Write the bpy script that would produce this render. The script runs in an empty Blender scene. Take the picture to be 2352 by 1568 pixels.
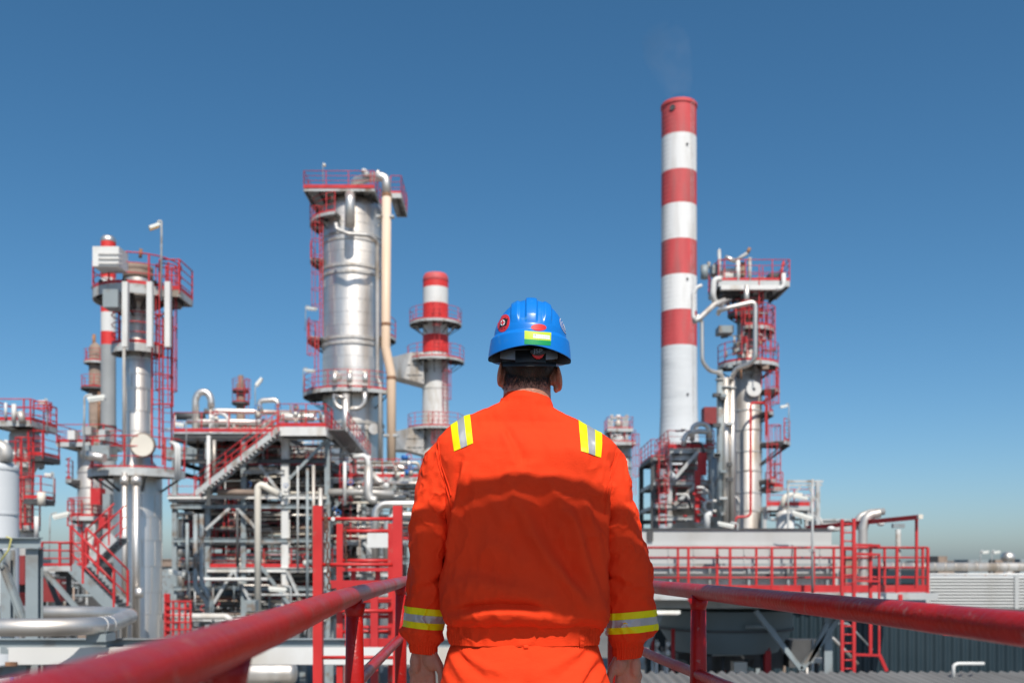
import bpy, bmesh, math, random
import numpy as np
from mathutils import Vector, Matrix, noise
from mathutils.bvhtree import BVHTree
random.seed(7)
PI = math.pi
scene = bpy.context.scene
COL = scene.collection

# ------------------------------------------------------------------ camera
CZ = 1.14                      # eye height over the walkway floor (z = 0)
FPX, CX, HY = 2287.0, 1176.0, 1290.7   # focal length, centre and horizon for a 2352 px wide picture
cam_d = bpy.data.cameras.new('camera')
cam = bpy.data.objects.new('camera', cam_d)
COL.objects.link(cam)
cam.location = (0, 0, CZ)
cam.rotation_euler = (PI/2, 0, 0)
cam_d.sensor_width = 36
cam_d.lens = 36*FPX/2352
cam_d.shift_y = (HY-784)/2352
cam_d.clip_start = 0.05
cam_d.clip_end = 6000
cam_d.dof.use_dof = True
cam_d.dof.focus_distance = 2.68
cam_d.dof.aperture_fstop = 4.4
scene.camera = cam

# ------------------------------------------------------------------ daylight
SUN_EL, SUN_AZ = math.radians(50), math.radians(12)     # azimuth: to the right of straight behind the viewer
SUN = Vector((math.sin(SUN_AZ)*math.cos(SUN_EL), -math.cos(SUN_AZ)*math.cos(SUN_EL), math.sin(SUN_EL)))
world = bpy.data.worlds.new('World')
scene.world = world
world.use_nodes = True
wn = world.node_tree
bg = wn.nodes['Background']
sky = wn.nodes.new('ShaderNodeTexSky')
sky.sky_type = 'NISHITA'
sky.sun_disc = False
sky.sun_elevation = SUN_EL
sky.sun_rotation = PI - SUN_AZ
sky.altitude = 0
sky.air_density = 0.8
sky.dust_density = 1.05
sky.ozone_density = 5
shs = wn.nodes.new('ShaderNodeHueSaturation'); sgm = wn.nodes.new('ShaderNodeGamma')
shs.inputs['Hue'].default_value = 0.489
shs.inputs['Saturation'].default_value = 1.18
sgm.inputs[1].default_value = 0.97
wn.links.new(sky.outputs[0], shs.inputs['Color']); wn.links.new(shs.outputs[0], sgm.inputs[0]); wn.links.new(sgm.outputs[0], bg.inputs[0])
bg.inputs[1].default_value = 0.122
sd = bpy.data.lights.new('sun', 'SUN')
sd.energy = 4.9
sd.angle = math.radians(0.53)
sd.color = (1.0, 0.95, 0.87)
sun = bpy.data.objects.new('sun', sd)
COL.objects.link(sun)
sun.location = (6, -30, 40)
sun.rotation_euler = SUN.to_track_quat('Z', 'Y').to_euler()
scene.view_settings.view_transform = 'Standard'
scene.view_settings.look = 'None'
scene.view_settings.gamma = 1
scene.view_settings.use_curve_mapping = False
scene.view_settings.exposure = 0.0
scene.render.engine = 'CYCLES'
scene.cycles.max_bounces = 6
scene.cycles.use_denoising = True

# ------------------------------------------------------------------ picture position and depth -> place
def X(px, d): return (px-CX)/FPX*d
def Z(py, d): return CZ+(HY-py)/FPX*d
def L(n, d): return n/FPX*d
def at(px, py, d): return Vector((X(px, d), d, Z(py, d)))

# ------------------------------------------------------------------ materials
MATS = {}
def M(name, col, rough=.5, metal=0., var=.12, scale=1.5, stretch=(1, 1, 1), dirt=None, bump=0., bscale=30., sheen=0., coat=0., spec=.5):
    m = bpy.data.materials.new(name); m.use_nodes = True
    n, l = m.node_tree.nodes, m.node_tree.links
    b = n['Principled BSDF']
    b.inputs['Roughness'].default_value = rough
    b.inputs['Metallic'].default_value = metal
    b.inputs['Specular IOR Level'].default_value = spec
    if sheen: b.inputs['Sheen Weight'].default_value = sheen
    if coat: b.inputs['Coat Weight'].default_value = coat; b.inputs['Coat Roughness'].default_value = .12
    tc = n.new('ShaderNodeTexCoord'); mp = n.new('ShaderNodeMapping')
    mp.inputs['Scale'].default_value = stretch
    l.new(tc.outputs['Object'], mp.inputs['Vector'])
    nz = n.new('ShaderNodeTexNoise'); nz.inputs['Scale'].default_value = scale; nz.inputs['Detail'].default_value = 5
    l.new(mp.outputs[0], nz.inputs['Vector'])
    mr = n.new('ShaderNodeMapRange'); mr.inputs[1].default_value = .3; mr.inputs[2].default_value = .7
    mr.inputs[3].default_value = 1-var; mr.inputs[4].default_value = 1+var
    l.new(nz.outputs[0], mr.inputs[0])
    hs = n.new('ShaderNodeHueSaturation'); hs.inputs['Color'].default_value = (*col, 1)
    l.new(mr.outputs[0], hs.inputs['Value'])
    out = hs.outputs[0]
    if dirt:
        dc, lo, hi, ds = dirt
        n2 = n.new('ShaderNodeTexNoise'); n2.inputs['Scale'].default_value = ds; n2.inputs['Detail'].default_value = 6
        l.new(mp.outputs[0], n2.inputs['Vector'])
        r = n.new('ShaderNodeMapRange'); r.inputs[1].default_value = lo; r.inputs[2].default_value = hi
        l.new(n2.outputs[0], r.inputs[0])
        mx = n.new('ShaderNodeMix'); mx.data_type = 'RGBA'
        l.new(r.outputs[0], mx.inputs[0]); l.new(out, mx.inputs[6]); mx.inputs[7].default_value = (*dc, 1)
        out = mx.outputs[2]
    l.new(out, b.inputs['Base Color'])
    if metal or var > .05:
        r2 = n.new('ShaderNodeMapRange'); r2.inputs[1].default_value = .3; r2.inputs[2].default_value = .7
        r2.inputs[3].default_value = max(.05, rough-.08); r2.inputs[4].default_value = min(1, rough+.1)
        l.new(nz.outputs[0], r2.inputs[0]); l.new(r2.outputs[0], b.inputs['Roughness'])
    if bump:
        n3 = n.new('ShaderNodeTexNoise'); n3.inputs['Scale'].default_value = bscale; n3.inputs['Detail'].default_value = 3
        l.new(tc.outputs['Object'], n3.inputs['Vector'])
        bp = n.new('ShaderNodeBump'); bp.inputs['Strength'].default_value = bump; bp.inputs['Distance'].default_value = .01
        l.new(n3.outputs[0], bp.inputs['Height']); l.new(bp.outputs[0], b.inputs['Normal'])
    MATS[name] = m
    return m
RUST = (.16, .06, .025)
red = M('red_paint', (.52, .028, .030), .42, var=.15, scale=2, dirt=((.36, .10, .08), .60, .78, 2.5))
redrail = M('red_rail_paint', (.38, .009, .006), .36, var=.28, scale=6, dirt=((.36, .11, .09), .63, .71, 34), bump=.2, bscale=70, spec=.32)
redgate = M('red_gate_paint', (.56, .026, .024), .45, var=.12, scale=3, dirt=((.38, .14, .11), .62, .75, 7))
slimgrey = M('grey_stack_paint', (.30, .31, .31), .6, var=.08, scale=.5)
redstack = M('red_stack_paint', (.55, .070, .072), .6, var=.20, scale=.5, stretch=(1, 1, .2), dirt=((.36, .13, .12), .48, .74, .55))
redsharp = M('red_band_paint', (.66, .035, .03), .5, var=.12, scale=.7)
clad = M('aluminium_cladding', (.76, .71, .65), .46, .90, var=.07, scale=.7, stretch=(1, 1, .25), dirt=((.44, .38, .32), .50, .78, .8), bump=.08, bscale=2)
cladw = M('dull_cladding', (.57, .54, .50), .50, .55, var=.10, scale=.8, stretch=(1, 1, .3), dirt=((.34, .27, .20), .48, .74, 1.1))
steel = M('pale_grey_steel', (.47, .48, .47), .55, 0, var=.10, scale=1.2, dirt=((.20, .14, .09), .50, .70, 1.6))
bluegrey = M('blue_grey_steel', (.27, .31, .32), .5, 0, var=.10, scale=1.2, dirt=((.17, .12, .08), .52, .70, 1.8))
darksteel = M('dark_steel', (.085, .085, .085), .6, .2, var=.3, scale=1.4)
grating = M('galvanised_grating', (.24, .24, .235), .6, .4, var=.22, scale=2)
white = M('white_paint', (.68, .67, .64), .5, var=.06, scale=.8, stretch=(1, 1, .4), dirt=((.44, .38, .30), .52, .76, 1.1))
stackwhite = M('white_stack_paint', (.76, .75, .73), .7, var=.05, scale=.35, stretch=(1, 1, .18), dirt=((.54, .51, .47), .50, .78, .55))
stackgrey = M('bare_stack_concrete', (.62, .635, .64), .75, var=.07, scale=.35, stretch=(.5, .5, 1.6), dirt=((.46, .48, .49), .55, .85, .3))
beige = M('beige_pipe', (.72, .52, .36), .5, var=.07, scale=.5, stretch=(1, 1, .2), dirt=((.62, .58, .52), .5, .8, .35))
cream = M('cream_paint', (.72, .66, .56), .5, var=.08, scale=1)
rust = M('rusty_steel', (.30, .15, .08), .8, var=.35, scale=2.5, dirt=((.10, .05, .03), .5, .75, 3))
brown = M('weathered_brown', (.27, .20, .155), .8, var=.25, scale=1.5)
concrete = M('concrete', (.46, .46, .44), .85, var=.12, scale=.6, dirt=((.30, .29, .27), .55, .8, .5), bump=.1, bscale=12)
groundm = M('yard_ground', (.15, .145, .135), .95, var=.2, scale=.12, dirt=((.09, .085, .08), .5, .8, .06), bump=.2, bscale=4)
roofm = M('fibre_cement_roof', (.185, .183, .175), .8, var=.12, scale=1.2, stretch=(1, .25, 1), dirt=((.12, .118, .11), .5, .8, 1.5))
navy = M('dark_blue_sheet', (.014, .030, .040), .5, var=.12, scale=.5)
sidingm = M('pale_siding', (.47, .475, .46), .55, var=.06, scale=.8, dirt=((.36, .35, .32), .5, .8, .7))
blue = M('blue_enamel', (.02, .13, .40), .45, var=.1)
lampw = M('lamp_housing', (.80, .79, .72), .4, var=.05)
lampglass = M('amber_lamp_glass', (.62, .36, .10), .3, var=.05)
darkred = M('dark_red_sheet', (.24, .03, .03), .6, var=.12)
chainm = M('chain_rust', (.14, .06, .04), .75, var=.3, scale=20)

# ------------------------------------------------------------------ mesh builder
ORG = {}
def org(o): return ORG.get(o.name, Vector((0, 0, 0))) if o else Vector((0, 0, 0))
def frame_of(t):
    t = t.normalized()
    up = Vector((0, 0, 1)) if abs(t.z) < .95 else Vector((0, 1, 0))
    a = t.cross(up).normalized(); b = a.cross(t).normalized()
    return a, b
def fillet(pts, r, seg=5):
    pts = [Vector(p) for p in pts]
    out = [pts[0]]
    for i in range(1, len(pts)-1):
        p, a, b = pts[i], pts[i-1], pts[i+1]
        u, v = (a-p), (b-p)
        lu, lv = u.length, v.length
        if lu < 1e-6 or lv < 1e-6: continue
        u /= lu; v /= lv
        ang = u.angle(v, PI)
        if ang > PI-.02 or ang < .03: out.append(p); continue
        k = min(r/math.tan(ang/2), .48*lu, .48*lv)
        rr = k*math.tan(ang/2)
        bis = (u+v).normalized()
        c = p+bis*(rr/math.sin(ang/2))
        s, e = p+u*k-c, p+v*k-c
        tot = s.angle(e)
        ax = s.cross(e)
        if ax.length < 1e-9: out.append(p); continue
        for j in range(seg+1):
            out.append(c+Matrix.Rotation(tot*j/seg, 3, ax.normalized()) @ s)
    out.append(pts[-1])
    return out
class MB:
    def __init__(s): s.v, s.f, s.sm = [], [], []
    def add(s, vs, fs, smooth=False):
        o = len(s.v); s.v += [Vector(v) for v in vs]
        for f in fs: s.f.append(tuple(i+o for i in f)); s.sm.append(smooth)
        return s
    def box(s, c, d, rz=0., R=None):
        c = Vector(c); R = R or Matrix.Rotation(rz, 3, 'Z')
        vs = [c+R @ Vector((x*d[0]/2, y*d[1]/2, z*d[2]/2)) for x in (-1, 1) for y in (-1, 1) for z in (-1, 1)]
        return s.add(vs, [(0, 1, 3, 2), (4, 6, 7, 5), (0, 4, 5, 1), (2, 3, 7, 6), (0, 2, 6, 4), (1, 5, 7, 3)])
    def bar(s, p, q, w, h=None):
        p, q = Vector(p), Vector(q); h = h or w
        a, b = frame_of(q-p)
        vs = [e+a*(i*w/2)+b*(j*h/2) for e in (p, q) for i, j in ((-1, -1), (1, -1), (1, 1), (-1, 1))]
        return s.add(vs, [(0, 1, 2, 3), (7, 6, 5, 4), (0, 4, 5, 1), (1, 5, 6, 2), (2, 6, 7, 3), (3, 7, 4, 0)])
    def ibeam(s, p, q, w, h, t=None):
        p, q = Vector(p), Vector(q); t = t or max(.012, h*.09)
        a, b = frame_of(q-p)
        s.bar(p+b*(h/2-t/2), q+b*(h/2-t/2), w, t); s.bar(p-b*(h/2-t/2), q-b*(h/2-t/2), w, t)
        return s.bar(p, q, t, h-2*t-.002)
    def tube(s, pts, r, n=10, bend=0., cap=True, seg=5):
        pts = fillet(pts, bend, seg) if bend and len(pts) > 2 else [Vector(p) for p in pts]
        m = len(pts); rs = r if isinstance(r, (list, tuple)) else [r]*m
        if len(rs) != m: rs = [rs[0]]*m
        T = []
        for i in range(m):
            t = (pts[min(i+1, m-1)]-pts[max(i-1, 0)])
            T.append(t.normalized() if t.length > 1e-9 else Vector((0, 0, 1)))
        a, b = frame_of(T[0]); vs = []
        for i in range(m):
            if i:
                q = T[i-1].rotation_difference(T[i]); a = q @ a; b = q @ b
            for k in range(n):
                w = 2*PI*k/n
                vs.append(pts[i]+a*(math.cos(w)*rs[i])+b*(math.sin(w)*rs[i]))
        fs = [(i*n+k, i*n+(k+1) % n, (i+1)*n+(k+1) % n, (i+1)*n+k) for i in range(m-1) for k in range(n)]
        s.add(vs, fs, True)
        if cap:
            o = len(s.v)-m*n
            s.f.append(tuple(o+k for k in range(n))[::-1]); s.sm.append(False)
            s.f.append(tuple(o+(m-1)*n+k for k in range(n))); s.sm.append(False)
        return s
    def lathe(s, prof, c, n=32, a0=0., a1=2*PI, closed=True, sharp=False):
        full = abs(a1-a0-2*PI) < 1e-6; c = Vector(c)
        N = n if full else n+1; m = len(prof); vs = []
        for (r, z) in prof:
            for k in range(N):
                w = a0+(a1-a0)*k/n
                vs.append(c+Vector((r*math.cos(w), r*math.sin(w), z)))
        fs = []
        for i in range(m-1):
            for k in range(n):
                k2 = (k+1) % N
                fs.append((i*N+k, i*N+k2, (i+1)*N+k2, (i+1)*N+k))
        return s.add(vs, fs, not sharp)
    def disc(s, c, r, nrm=(0, 0, 1), n=20, t=.02):
        c = Vector(c); nrm = Vector(nrm).normalized()
        return s.tube([c-nrm*t/2, c+nrm*t/2], r, n)
    def build(s, name, mat, parent=None):
        o0 = org(parent)
        me = bpy.data.meshes.new(name)
        me.from_pydata([v-o0 for v in s.v], [], s.f)
        me.polygons.foreach_set('use_smooth', s.sm)
        me.materials.append(mat); me.update()
        o = bpy.data.objects.new(name, me); COL.objects.link(o)
        if parent: o.parent = parent
        ORG[o.name] = o0
        return o
def tag(o, label, cat=None, group=None, kind=None):
    o['label'] = label
    if cat: o['category'] = cat
    if group: o['group'] = group
    if kind: o['kind'] = kind
    return o
def thing(name, label, cat, loc, group=None):
    o = bpy.data.objects.new(name, None); COL.objects.link(o)
    o.location = loc; o.empty_display_size = .2
    ORG[o.name] = Vector(loc)
    return tag(o, label, cat, group)
def structure(name, mb, mat):
    o = mb.build(name, mat); o['kind'] = 'structure'; return o
POSTM = {}
def placed(name, key, make, mat, parent, loc, rz=0.):
    """a part whose mesh data is shared by all alike parts"""
    k = (key, mat.name)
    if k not in POSTM:
        mb = MB(); make(mb); me = bpy.data.meshes.new(name)
        me.from_pydata(mb.v, [], mb.f); me.polygons.foreach_set('use_smooth', mb.sm); me.materials.append(mat); me.update()
        POSTM[k] = me
    o = bpy.data.objects.new(name, POSTM[k]); COL.objects.link(o)
    o.parent = parent; o.location = Vector(loc)-org(parent); o.rotation_euler = (0, 0, rz)
    ORG[o.name] = org(parent)
    return o

ITEMS = []
ORD = 'first second third fourth fifth sixth seventh eighth ninth tenth eleventh twelfth thirteenth fourteenth fifteenth sixteenth seventeenth eighteenth nineteenth twentieth'.split()
CW = {'aluminium_cladding': 'silver', 'dull_cladding': 'dull silver', 'white_paint': 'white', 'pale_grey_steel': 'pale grey', 'blue_grey_steel': 'blue grey', 'dark_steel': 'blackish', 'weathered_brown': 'brown', 'concrete': 'concrete grey', 'red_paint': 'red', 'cream_paint': 'cream', 'rusty_steel': 'rusty', 'blue_enamel': 'blue', 'dark_red_sheet': 'dark red'}
def note(o, what, where, z): ITEMS.append((o, CW.get(o.data.materials[0].name, 'grey'), what, where, z))
def name_all():
    by = {}
    for it in ITEMS: by.setdefault(it[1:4], []).append(it)
    for (cw, what, where), l_ in by.items():
        l_.sort(key=lambda i: -i[4])
        for k, it in enumerate(l_):
            s_ = f'{cw} {what} {where}'
            if len(l_) > 1: s_ += ', topmost of its like' if k == 0 else (f', {ORD[k]} from the top' if k < len(ORD) else ', among the lowest of its like')
            it[0]['label'] = s_

# ------------------------------------------------------------------ plant pieces
def railing(parent, pts, h=1.1, levels=None, step=1.6, r=.026, toe=.15, mat=None, posts=True, bendpost=False):
    mat = mat or red
    pts = [Vector(p) for p in pts]
    levels = levels or (h, h*.52)
    for k, lv in enumerate(levels):
        MB().tube([p+Vector((0, 0, lv)) for p in pts], r if k == 0 else r*.75, 6).build('top_rail' if k == 0 else 'mid_rail', mat, parent)
    if toe:
        mb = MB()
        for a, b in zip(pts, pts[1:]): mb.bar(a+Vector((0, 0, toe/2+.02)), b+Vector((0, 0, toe/2+.02)), .02, toe)
        mb.build('toe_plate', mat, parent)
    if posts:
        acc = 0.; spots = [pts[0]]
        for a, b in zip(pts, pts[1:]):
            d = (b-a).length
            if d < 1e-6: continue
            t = step-acc
            while t <= d:
                spots.append(a.lerp(b, t/d)); t += step
            acc = (acc+d) % step
        if (spots[-1]-pts[-1]).length > .35: spots.append(pts[-1])
        key = ('post', round(h, 3), round(r, 4))
        for p in spots:
            placed('post', key, lambda mb: mb.bar((0, 0, -.12), (0, 0, h), 2*r*1.05), mat, parent, p)
def arcpts(c, r, z, a0, a1, n=None):
    n = n or max(3, int(abs(a1-a0)/.22))
    return [Vector((c[0]+r*math.cos(a0+(a1-a0)*k/n), c[1]+r*math.sin(a0+(a1-a0)*k/n), z)) for k in range(n+1)]
def round_platform(root, c, z, ri, ro, a0=0., a1=360., fascia=.22, rail=True, h=1.1, name='platform', mat=None, toe=.12, brackets=True):
    front = a0 < -90 < a1 or a0 < 270 < a1          # the heights were read off the edge that faces the viewer
    z = CZ+(z-CZ)*(c[1]-(ro if front else ro*.45))/c[1]
    a0, a1 = math.radians(a0), math.radians(a1)
    full = abs(a1-a0-2*PI) < 1e-6; n = max(8, int(abs(a1-a0)/.2))
    mb = MB(); b = (c[0], c[1], z)
    mb.lathe([(ri, -.05), (ri, 0), (ro, 0), (ro, -fascia), (ro-.05, -fascia), (ro-.05, -.05), (ri, -.05)], b, n, a0, a1, sharp=True)
    if not full:
        for a in (a0, a1):
            p, q = [Vector((c[0]+r*math.cos(a), c[1]+r*math.sin(a), z-fascia/2)) for r in (ri, ro)]
            mb.bar(p, q, .05, fascia-.01)
    pl = mb.build(name, mat or steel, root)
    if brackets:
        m2 = MB(); nb = max(3, int(abs(a1-a0)*ro/1.5))
        for k in range(nb+(0 if full else 1)):
            a = a0+(a1-a0)*k/nb
            e = Vector((math.cos(a), math.sin(a), 0)); o = Vector((c[0], c[1], z))
            m2.bar(o+e*ri+Vector((0, 0, -.16)), o+e*(ro-.06)+Vector((0, 0, -.16)), .08, .2)
            m2.bar(o+e*ri+Vector((0, 0, -(ro-ri)*.8)), o+e*(ro-.15)+Vector((0, 0, -.26)), .07)
        m2.build('bracket', darksteel, pl)
    if rail:
        railing(pl, arcpts(c, ro-.03, z, a0, a1), h, (h, h*.68, h*.36), step=1.5, toe=toe)
    return pl
def rect_platform(root, x0, x1, y0, y1, z, sides='fblr', h=1.1, fascia=.24, name='platform', mat=None, under=True, toe=.15, levels=None, step=1.6, toemat=None):
    mb = MB()
    mb.box(((x0+x1)/2, (y0+y1)/2, z-.03), (x1-x0-.1, y1-y0-.1, .05))
    for (a, b) in (((x0, y0), (x1, y0)), ((x0, y1), (x1, y1))): mb.bar((a[0], a[1], z-fascia/2), (b[0], b[1], z-fascia/2), .06, fascia)
    for (a, b) in (((x0, y0), (x0, y1)), ((x1, y0), (x1, y1))): mb.bar((a[0], a[1]+.031, z-fascia/2), (b[0], b[1]-.031, z-fascia/2), .06, fascia-.004)
    pl = mb.build(name, mat or steel, root)
    if under:
        m2 = MB(); k = max(1, int((x1-x0)/1.2))
        for i in range(1, k+1):
            x = x0+(x1-x0)*i/(k+1); m2.bar((x, y0+.04, z-.16), (x, y1-.04, z-.16), .1, .2)
        m2.build('joist', darksteel, pl)
    cn = {'f': ((x0, y0), (x1, y0)), 'b': ((x0, y1), (x1, y1)), 'l': ((x0, y0), (x0, y1)), 'r': ((x1, y0), (x1, y1))}
    lv = levels or (h, h*.55)
    for sd_ in sides:
        a, b = cn[sd_]
        railing(pl, [(a[0], a[1], z), (b[0], b[1], z)], h, lv, step, toe=toe)
    return pl
def ladder(root, p, z0, z1, face, w=.45, cage=True, mat=None, cage_from=2.2, r=.032):
    """p: x, y of the middle; face: direction (degrees) the climber's back points to"""
    mat = mat or red; f = math.radians(face)
    e = Vector((math.cos(f), math.sin(f), 0)); t = Vector((-e.y, e.x, 0)); p = Vector((p[0], p[1], 0))
    mb = MB()
    for s in (-1, 1): mb.bar(p+t*(s*w/2)+Vector((0, 0, z0)), p+t*(s*w/2)+Vector((0, 0, z1+1.0)), r*1.5)
    k = int((z1-z0)/.35)
    for i in range(1, k): mb.tube([p-t*w/2+Vector((0, 0, z0+.35*i)), p+t*w/2+Vector((0, 0, z0+.35*i))], .014, 5)
    ld = mb.build('ladder', mat, root)
    if cage:
        m2 = MB(); R = .38; k = max(2, int((z1-z0-cage_from+1)/1.1))
        for i in range(k+1):
            z = z0+cage_from+(z1+.9-z0-cage_from)*i/k
            pp = [p+e*(.36+R*math.cos(a))+t*(R*math.sin(a))+Vector((0, 0, z)) for a in np.linspace(-2.45, 2.45, 11)]
            m2.tube(pp, .026, 5)
        for a in (-1.7, -.85, 0, .85, 1.7):
            q = p+e*(.36+R*math.cos(a))+t*(R*math.sin(a))
            m2.bar(q+Vector((0, 0, z0+cage_from)), q+Vector((0, 0, z1+.9)), .03)
        m2.build('safety_cage', mat, ld)
    return ld
def pipe(name, label, pts, r, mat, bend=None, group=None, cat='pipe', n=12, flanges=(), bands=None):
    pts = [Vector(p) for p in pts]
    o = MB().tube(pts, r, n, bend if bend is not None else r*3).build(name, mat)
    tag(o, label, cat, group)
    for i in flanges:
        a, b = pts[i], pts[i+1] if i+1 < len(pts) else pts[i-1]
        MB().disc(a.lerp(b, .06), r*1.45, b-a, 16, r*.35).build('flange', steel, o)
    return o
def seam_bands(col, c, r, zs, mat=None, h=.09, w=.035, name='seam_band'):
    for z in zs:
        MB().lathe([(r-.01, -h/2), (r+w, -h/2), (r+w, h/2), (r-.01, h/2)], (c[0], c[1], z), 36, sharp=True).build(name, mat or cladw, col)
def sheet_seams(col, c, r, zs, n=3, seed=1, mat=None):
    k_ = random.Random(seed); zs = sorted(zs)
    for a, b in zip(zs, zs[1:]):
        if b-a < .25: continue
        o_ = k_.uniform(0, 1.2)
        for i in range(n):
            w = -PI/2-1.2+o_+i*2.4/n
            MB().bar((c[0]+(r+.004)*math.cos(w), c[1]+(r+.004)*math.sin(w), a+.03), (c[0]+(r+.004)*math.cos(w), c[1]+(r+.004)*math.sin(w), b-.03), .020).build('sheet_seam', mat or cladw, col)
def lamp_post(label, foot, top, head, mat=None, glass=None, r=.03, hw=.11, group='fluorescent lamps on poles around the plant'):
    """thin pole with a bent arm and a long fluorescent fitting; head = far end of the fitting"""
    foot, top, head = Vector(foot), Vector(top), Vector(head)
    t = thing('lamp_post', label, 'lamp', foot, group)
    MB().tube([foot, top-Vector((0, 0, min(.25, (top.z-foot.z)*.5))), top, top.lerp(head, .35)], r, 6, .2).build('pole', mat or steel, t)
    a = top.lerp(head, .18)
    hd = MB().bar(a-Vector((0, 0, hw*.75)), head-Vector((0, 0, hw*.75)), hw*1.25, hw*.7).build('lamp_housing', lampw, t)
    MB().bar(a.lerp(head, .05)-Vector((0, 0, hw*1.3)), head.lerp(a, .05)-Vector((0, 0, hw*1.3)), hw*.95, hw*.45).build('diffuser', glass or lampw, hd)
    return t
# ================================================================== the walkway and its railings
GZ = -7.0
walk = MB()
walk.box((-.02, .9, -.03), (1.5, 5.6, .06))
walk.bar((-.80, -1.9, -.13), (-.80, 3.7, -.13), .08, .26); walk.bar((.76, -1.9, -.13), (.76, 3.7, -.13), .08, .26)
structure('walkway', walk, grating)
wl = MB()
for (x, y) in ((-.7, -1.4), (.66, -1.4), (-.7, 3.3), (.66, 3.3)): wl.bar((x, y, GZ), (x, y, -.27), .18)
structure('walkway_leg', wl, steel)
RH = CZ-.0875
def walkway_rail(label, top, mid, posts, r, rm):
    t = thing('walkway_railing', label, 'railing', (top[0][0], 2.6, 0))
    P = lambda q, dz: [Vector((x, y, RH+dz)) for x, y in q]
    def smoothline(q):
        q = [Vector(v) for v in q]; out = []
        for i in range(len(q)-1):
            p0, p1, p2, p3 = q[max(i-1, 0)], q[i], q[i+1], q[min(i+2, len(q)-1)]
            for k in range(8):
                s = k/8
                out.append(.5*((2*p1)+(p2-p0)*s+(2*p0-5*p1+4*p2-p3)*s*s+(3*p1-p0-3*p2+p3)*s**3))
        return out+[q[-1]]
    MB().tube(smoothline(P(top, 0)), r, 24).build('top_rail', redrail, t)
    MB().tube(smoothline(P(mid, -.245)), rm, 18).build('mid_rail', redrail, t)
    for (x, y) in posts:
        p = MB().tube([(x, y, 0), (x, y, RH-.25), (x, y, RH-.01)], [.0275, .0255, .022], 20).build('post', redrail, t)
        MB().tube([(x, y, RH-.055), (x, y, RH-.02)], [.0225, .030], 16).build('weld_collar', redrail, p)
        MB().box((x, y, .008), (.12, .12, .016)).build('base_plate', redrail, p)
lt = [(-.215, -1.2), (-.24, -.2), (-.275, .6), (-.316, 1.254), (-.416, 2.576), (-.488, 4.4), (-.50, 4.75)]
walkway_rail('scratched red tubular handrail sweeping in from the lower corner beside the ladder frames', lt, [(x-.005, y) for x, y in lt], [(-.235, -.4), (-.318, 1.1), (-.414, 2.62), (-.486, 4.35)], .0245, .019)
rt = [(.74, -1.2), (.72, .2), (.67, 1.30), (.634, 1.97), (.556, 2.99), (.505, 3.56), (.475, 4.2), (.46, 4.7)]
walkway_rail('red tubular handrail in front of the pale cooler housing', rt, [(x-.005, y) for x, y in rt], [(.735, -.4), (.686, 1.05), (.556, 2.97), (.462, 4.55)], .0235, .0165)

# ================================================================== the worker
PY = 2.753                    # distance at which the figure stands
def px_(zx): return (.749*zx-468)/1390     # measured outline of the jacket
def pz_(zy): return CZ+(710-.749*zy)/1390
orange = M('orange_workwear', (.86, .055, .013), .8, var=.07, scale=5, bump=.3, bscale=420, spec=.12)
tapey = M('yellow_reflective_tape', (.80, .72, .0), .5, var=.03, scale=8, spec=.3)
tapes = M('silver_reflective_tape', (.42, .43, .44), .38, .35, var=.04, scale=8)
def skin_mat():
    m = M('skin', (.50, .215, .135), .5, var=.14, scale=18, bump=.25, bscale=160)
    b = m.node_tree.nodes['Principled BSDF']
    b.inputs['Subsurface Weight'].default_value = .12
    b.inputs['Subsurface Radius'].default_value = (.008, .003, .002)
    n, l = m.node_tree.nodes, m.node_tree.links
    src = b.inputs['Base Color'].links[0].from_socket
    a = n.new('ShaderNodeAttribute'); a.attribute_name = 'hairmask'
    mx = n.new('ShaderNodeMix'); mx.data_type = 'RGBA'; mx.inputs[7].default_value = (.018, .012, .008, 1)
    l.new(a.outputs['Fac'], mx.inputs[0]); l.new(src, mx.inputs[6]); l.new(mx.outputs[2], b.inputs['Base Color'])
    return m
skin = skin_mat()
hairm = M('dark_brown_hair', (.030, .019, .012), .45, var=.3, scale=60)
helmetm = M('blue_helmet_plastic', (.004, .185, .64), .36, var=.06, scale=9, dirt=((.05, .25, .60), .60, .72, 38), coat=.15)
blackp = M('black_plastic', (.012, .012, .013), .45, var=.1, scale=30)
greyp = M('grey_harness_plastic', (.22, .25, .29), .5, var=.05, scale=20)
redp = M('red_plastic', (.62, .02, .025), .4, var=.05, scale=20)
lime = M('lime_print', (.50, .66, .03), .5, var=.02); green = M('green_print', (.0, .30, .09), .5, var=.02)
whitep = M('white_print', (.80, .80, .80), .5, var=.02); blackprint = M('black_print', (.012, .012, .012), .5, var=.02)
redprint = M('red_print', (.66, .03, .035), .45, var=.03); blueprint = M('blue_print', (.05, .14, .42), .5, var=.03)
bootm = M('black_boot_leather', (.02, .018, .016), .5, var=.2, scale=12, bump=.2, bscale=80)

person = thing('person', 'person in orange workwear and blue hard hat standing on the walkway seen from behind', 'person', (.035, PY, 0))

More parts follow.
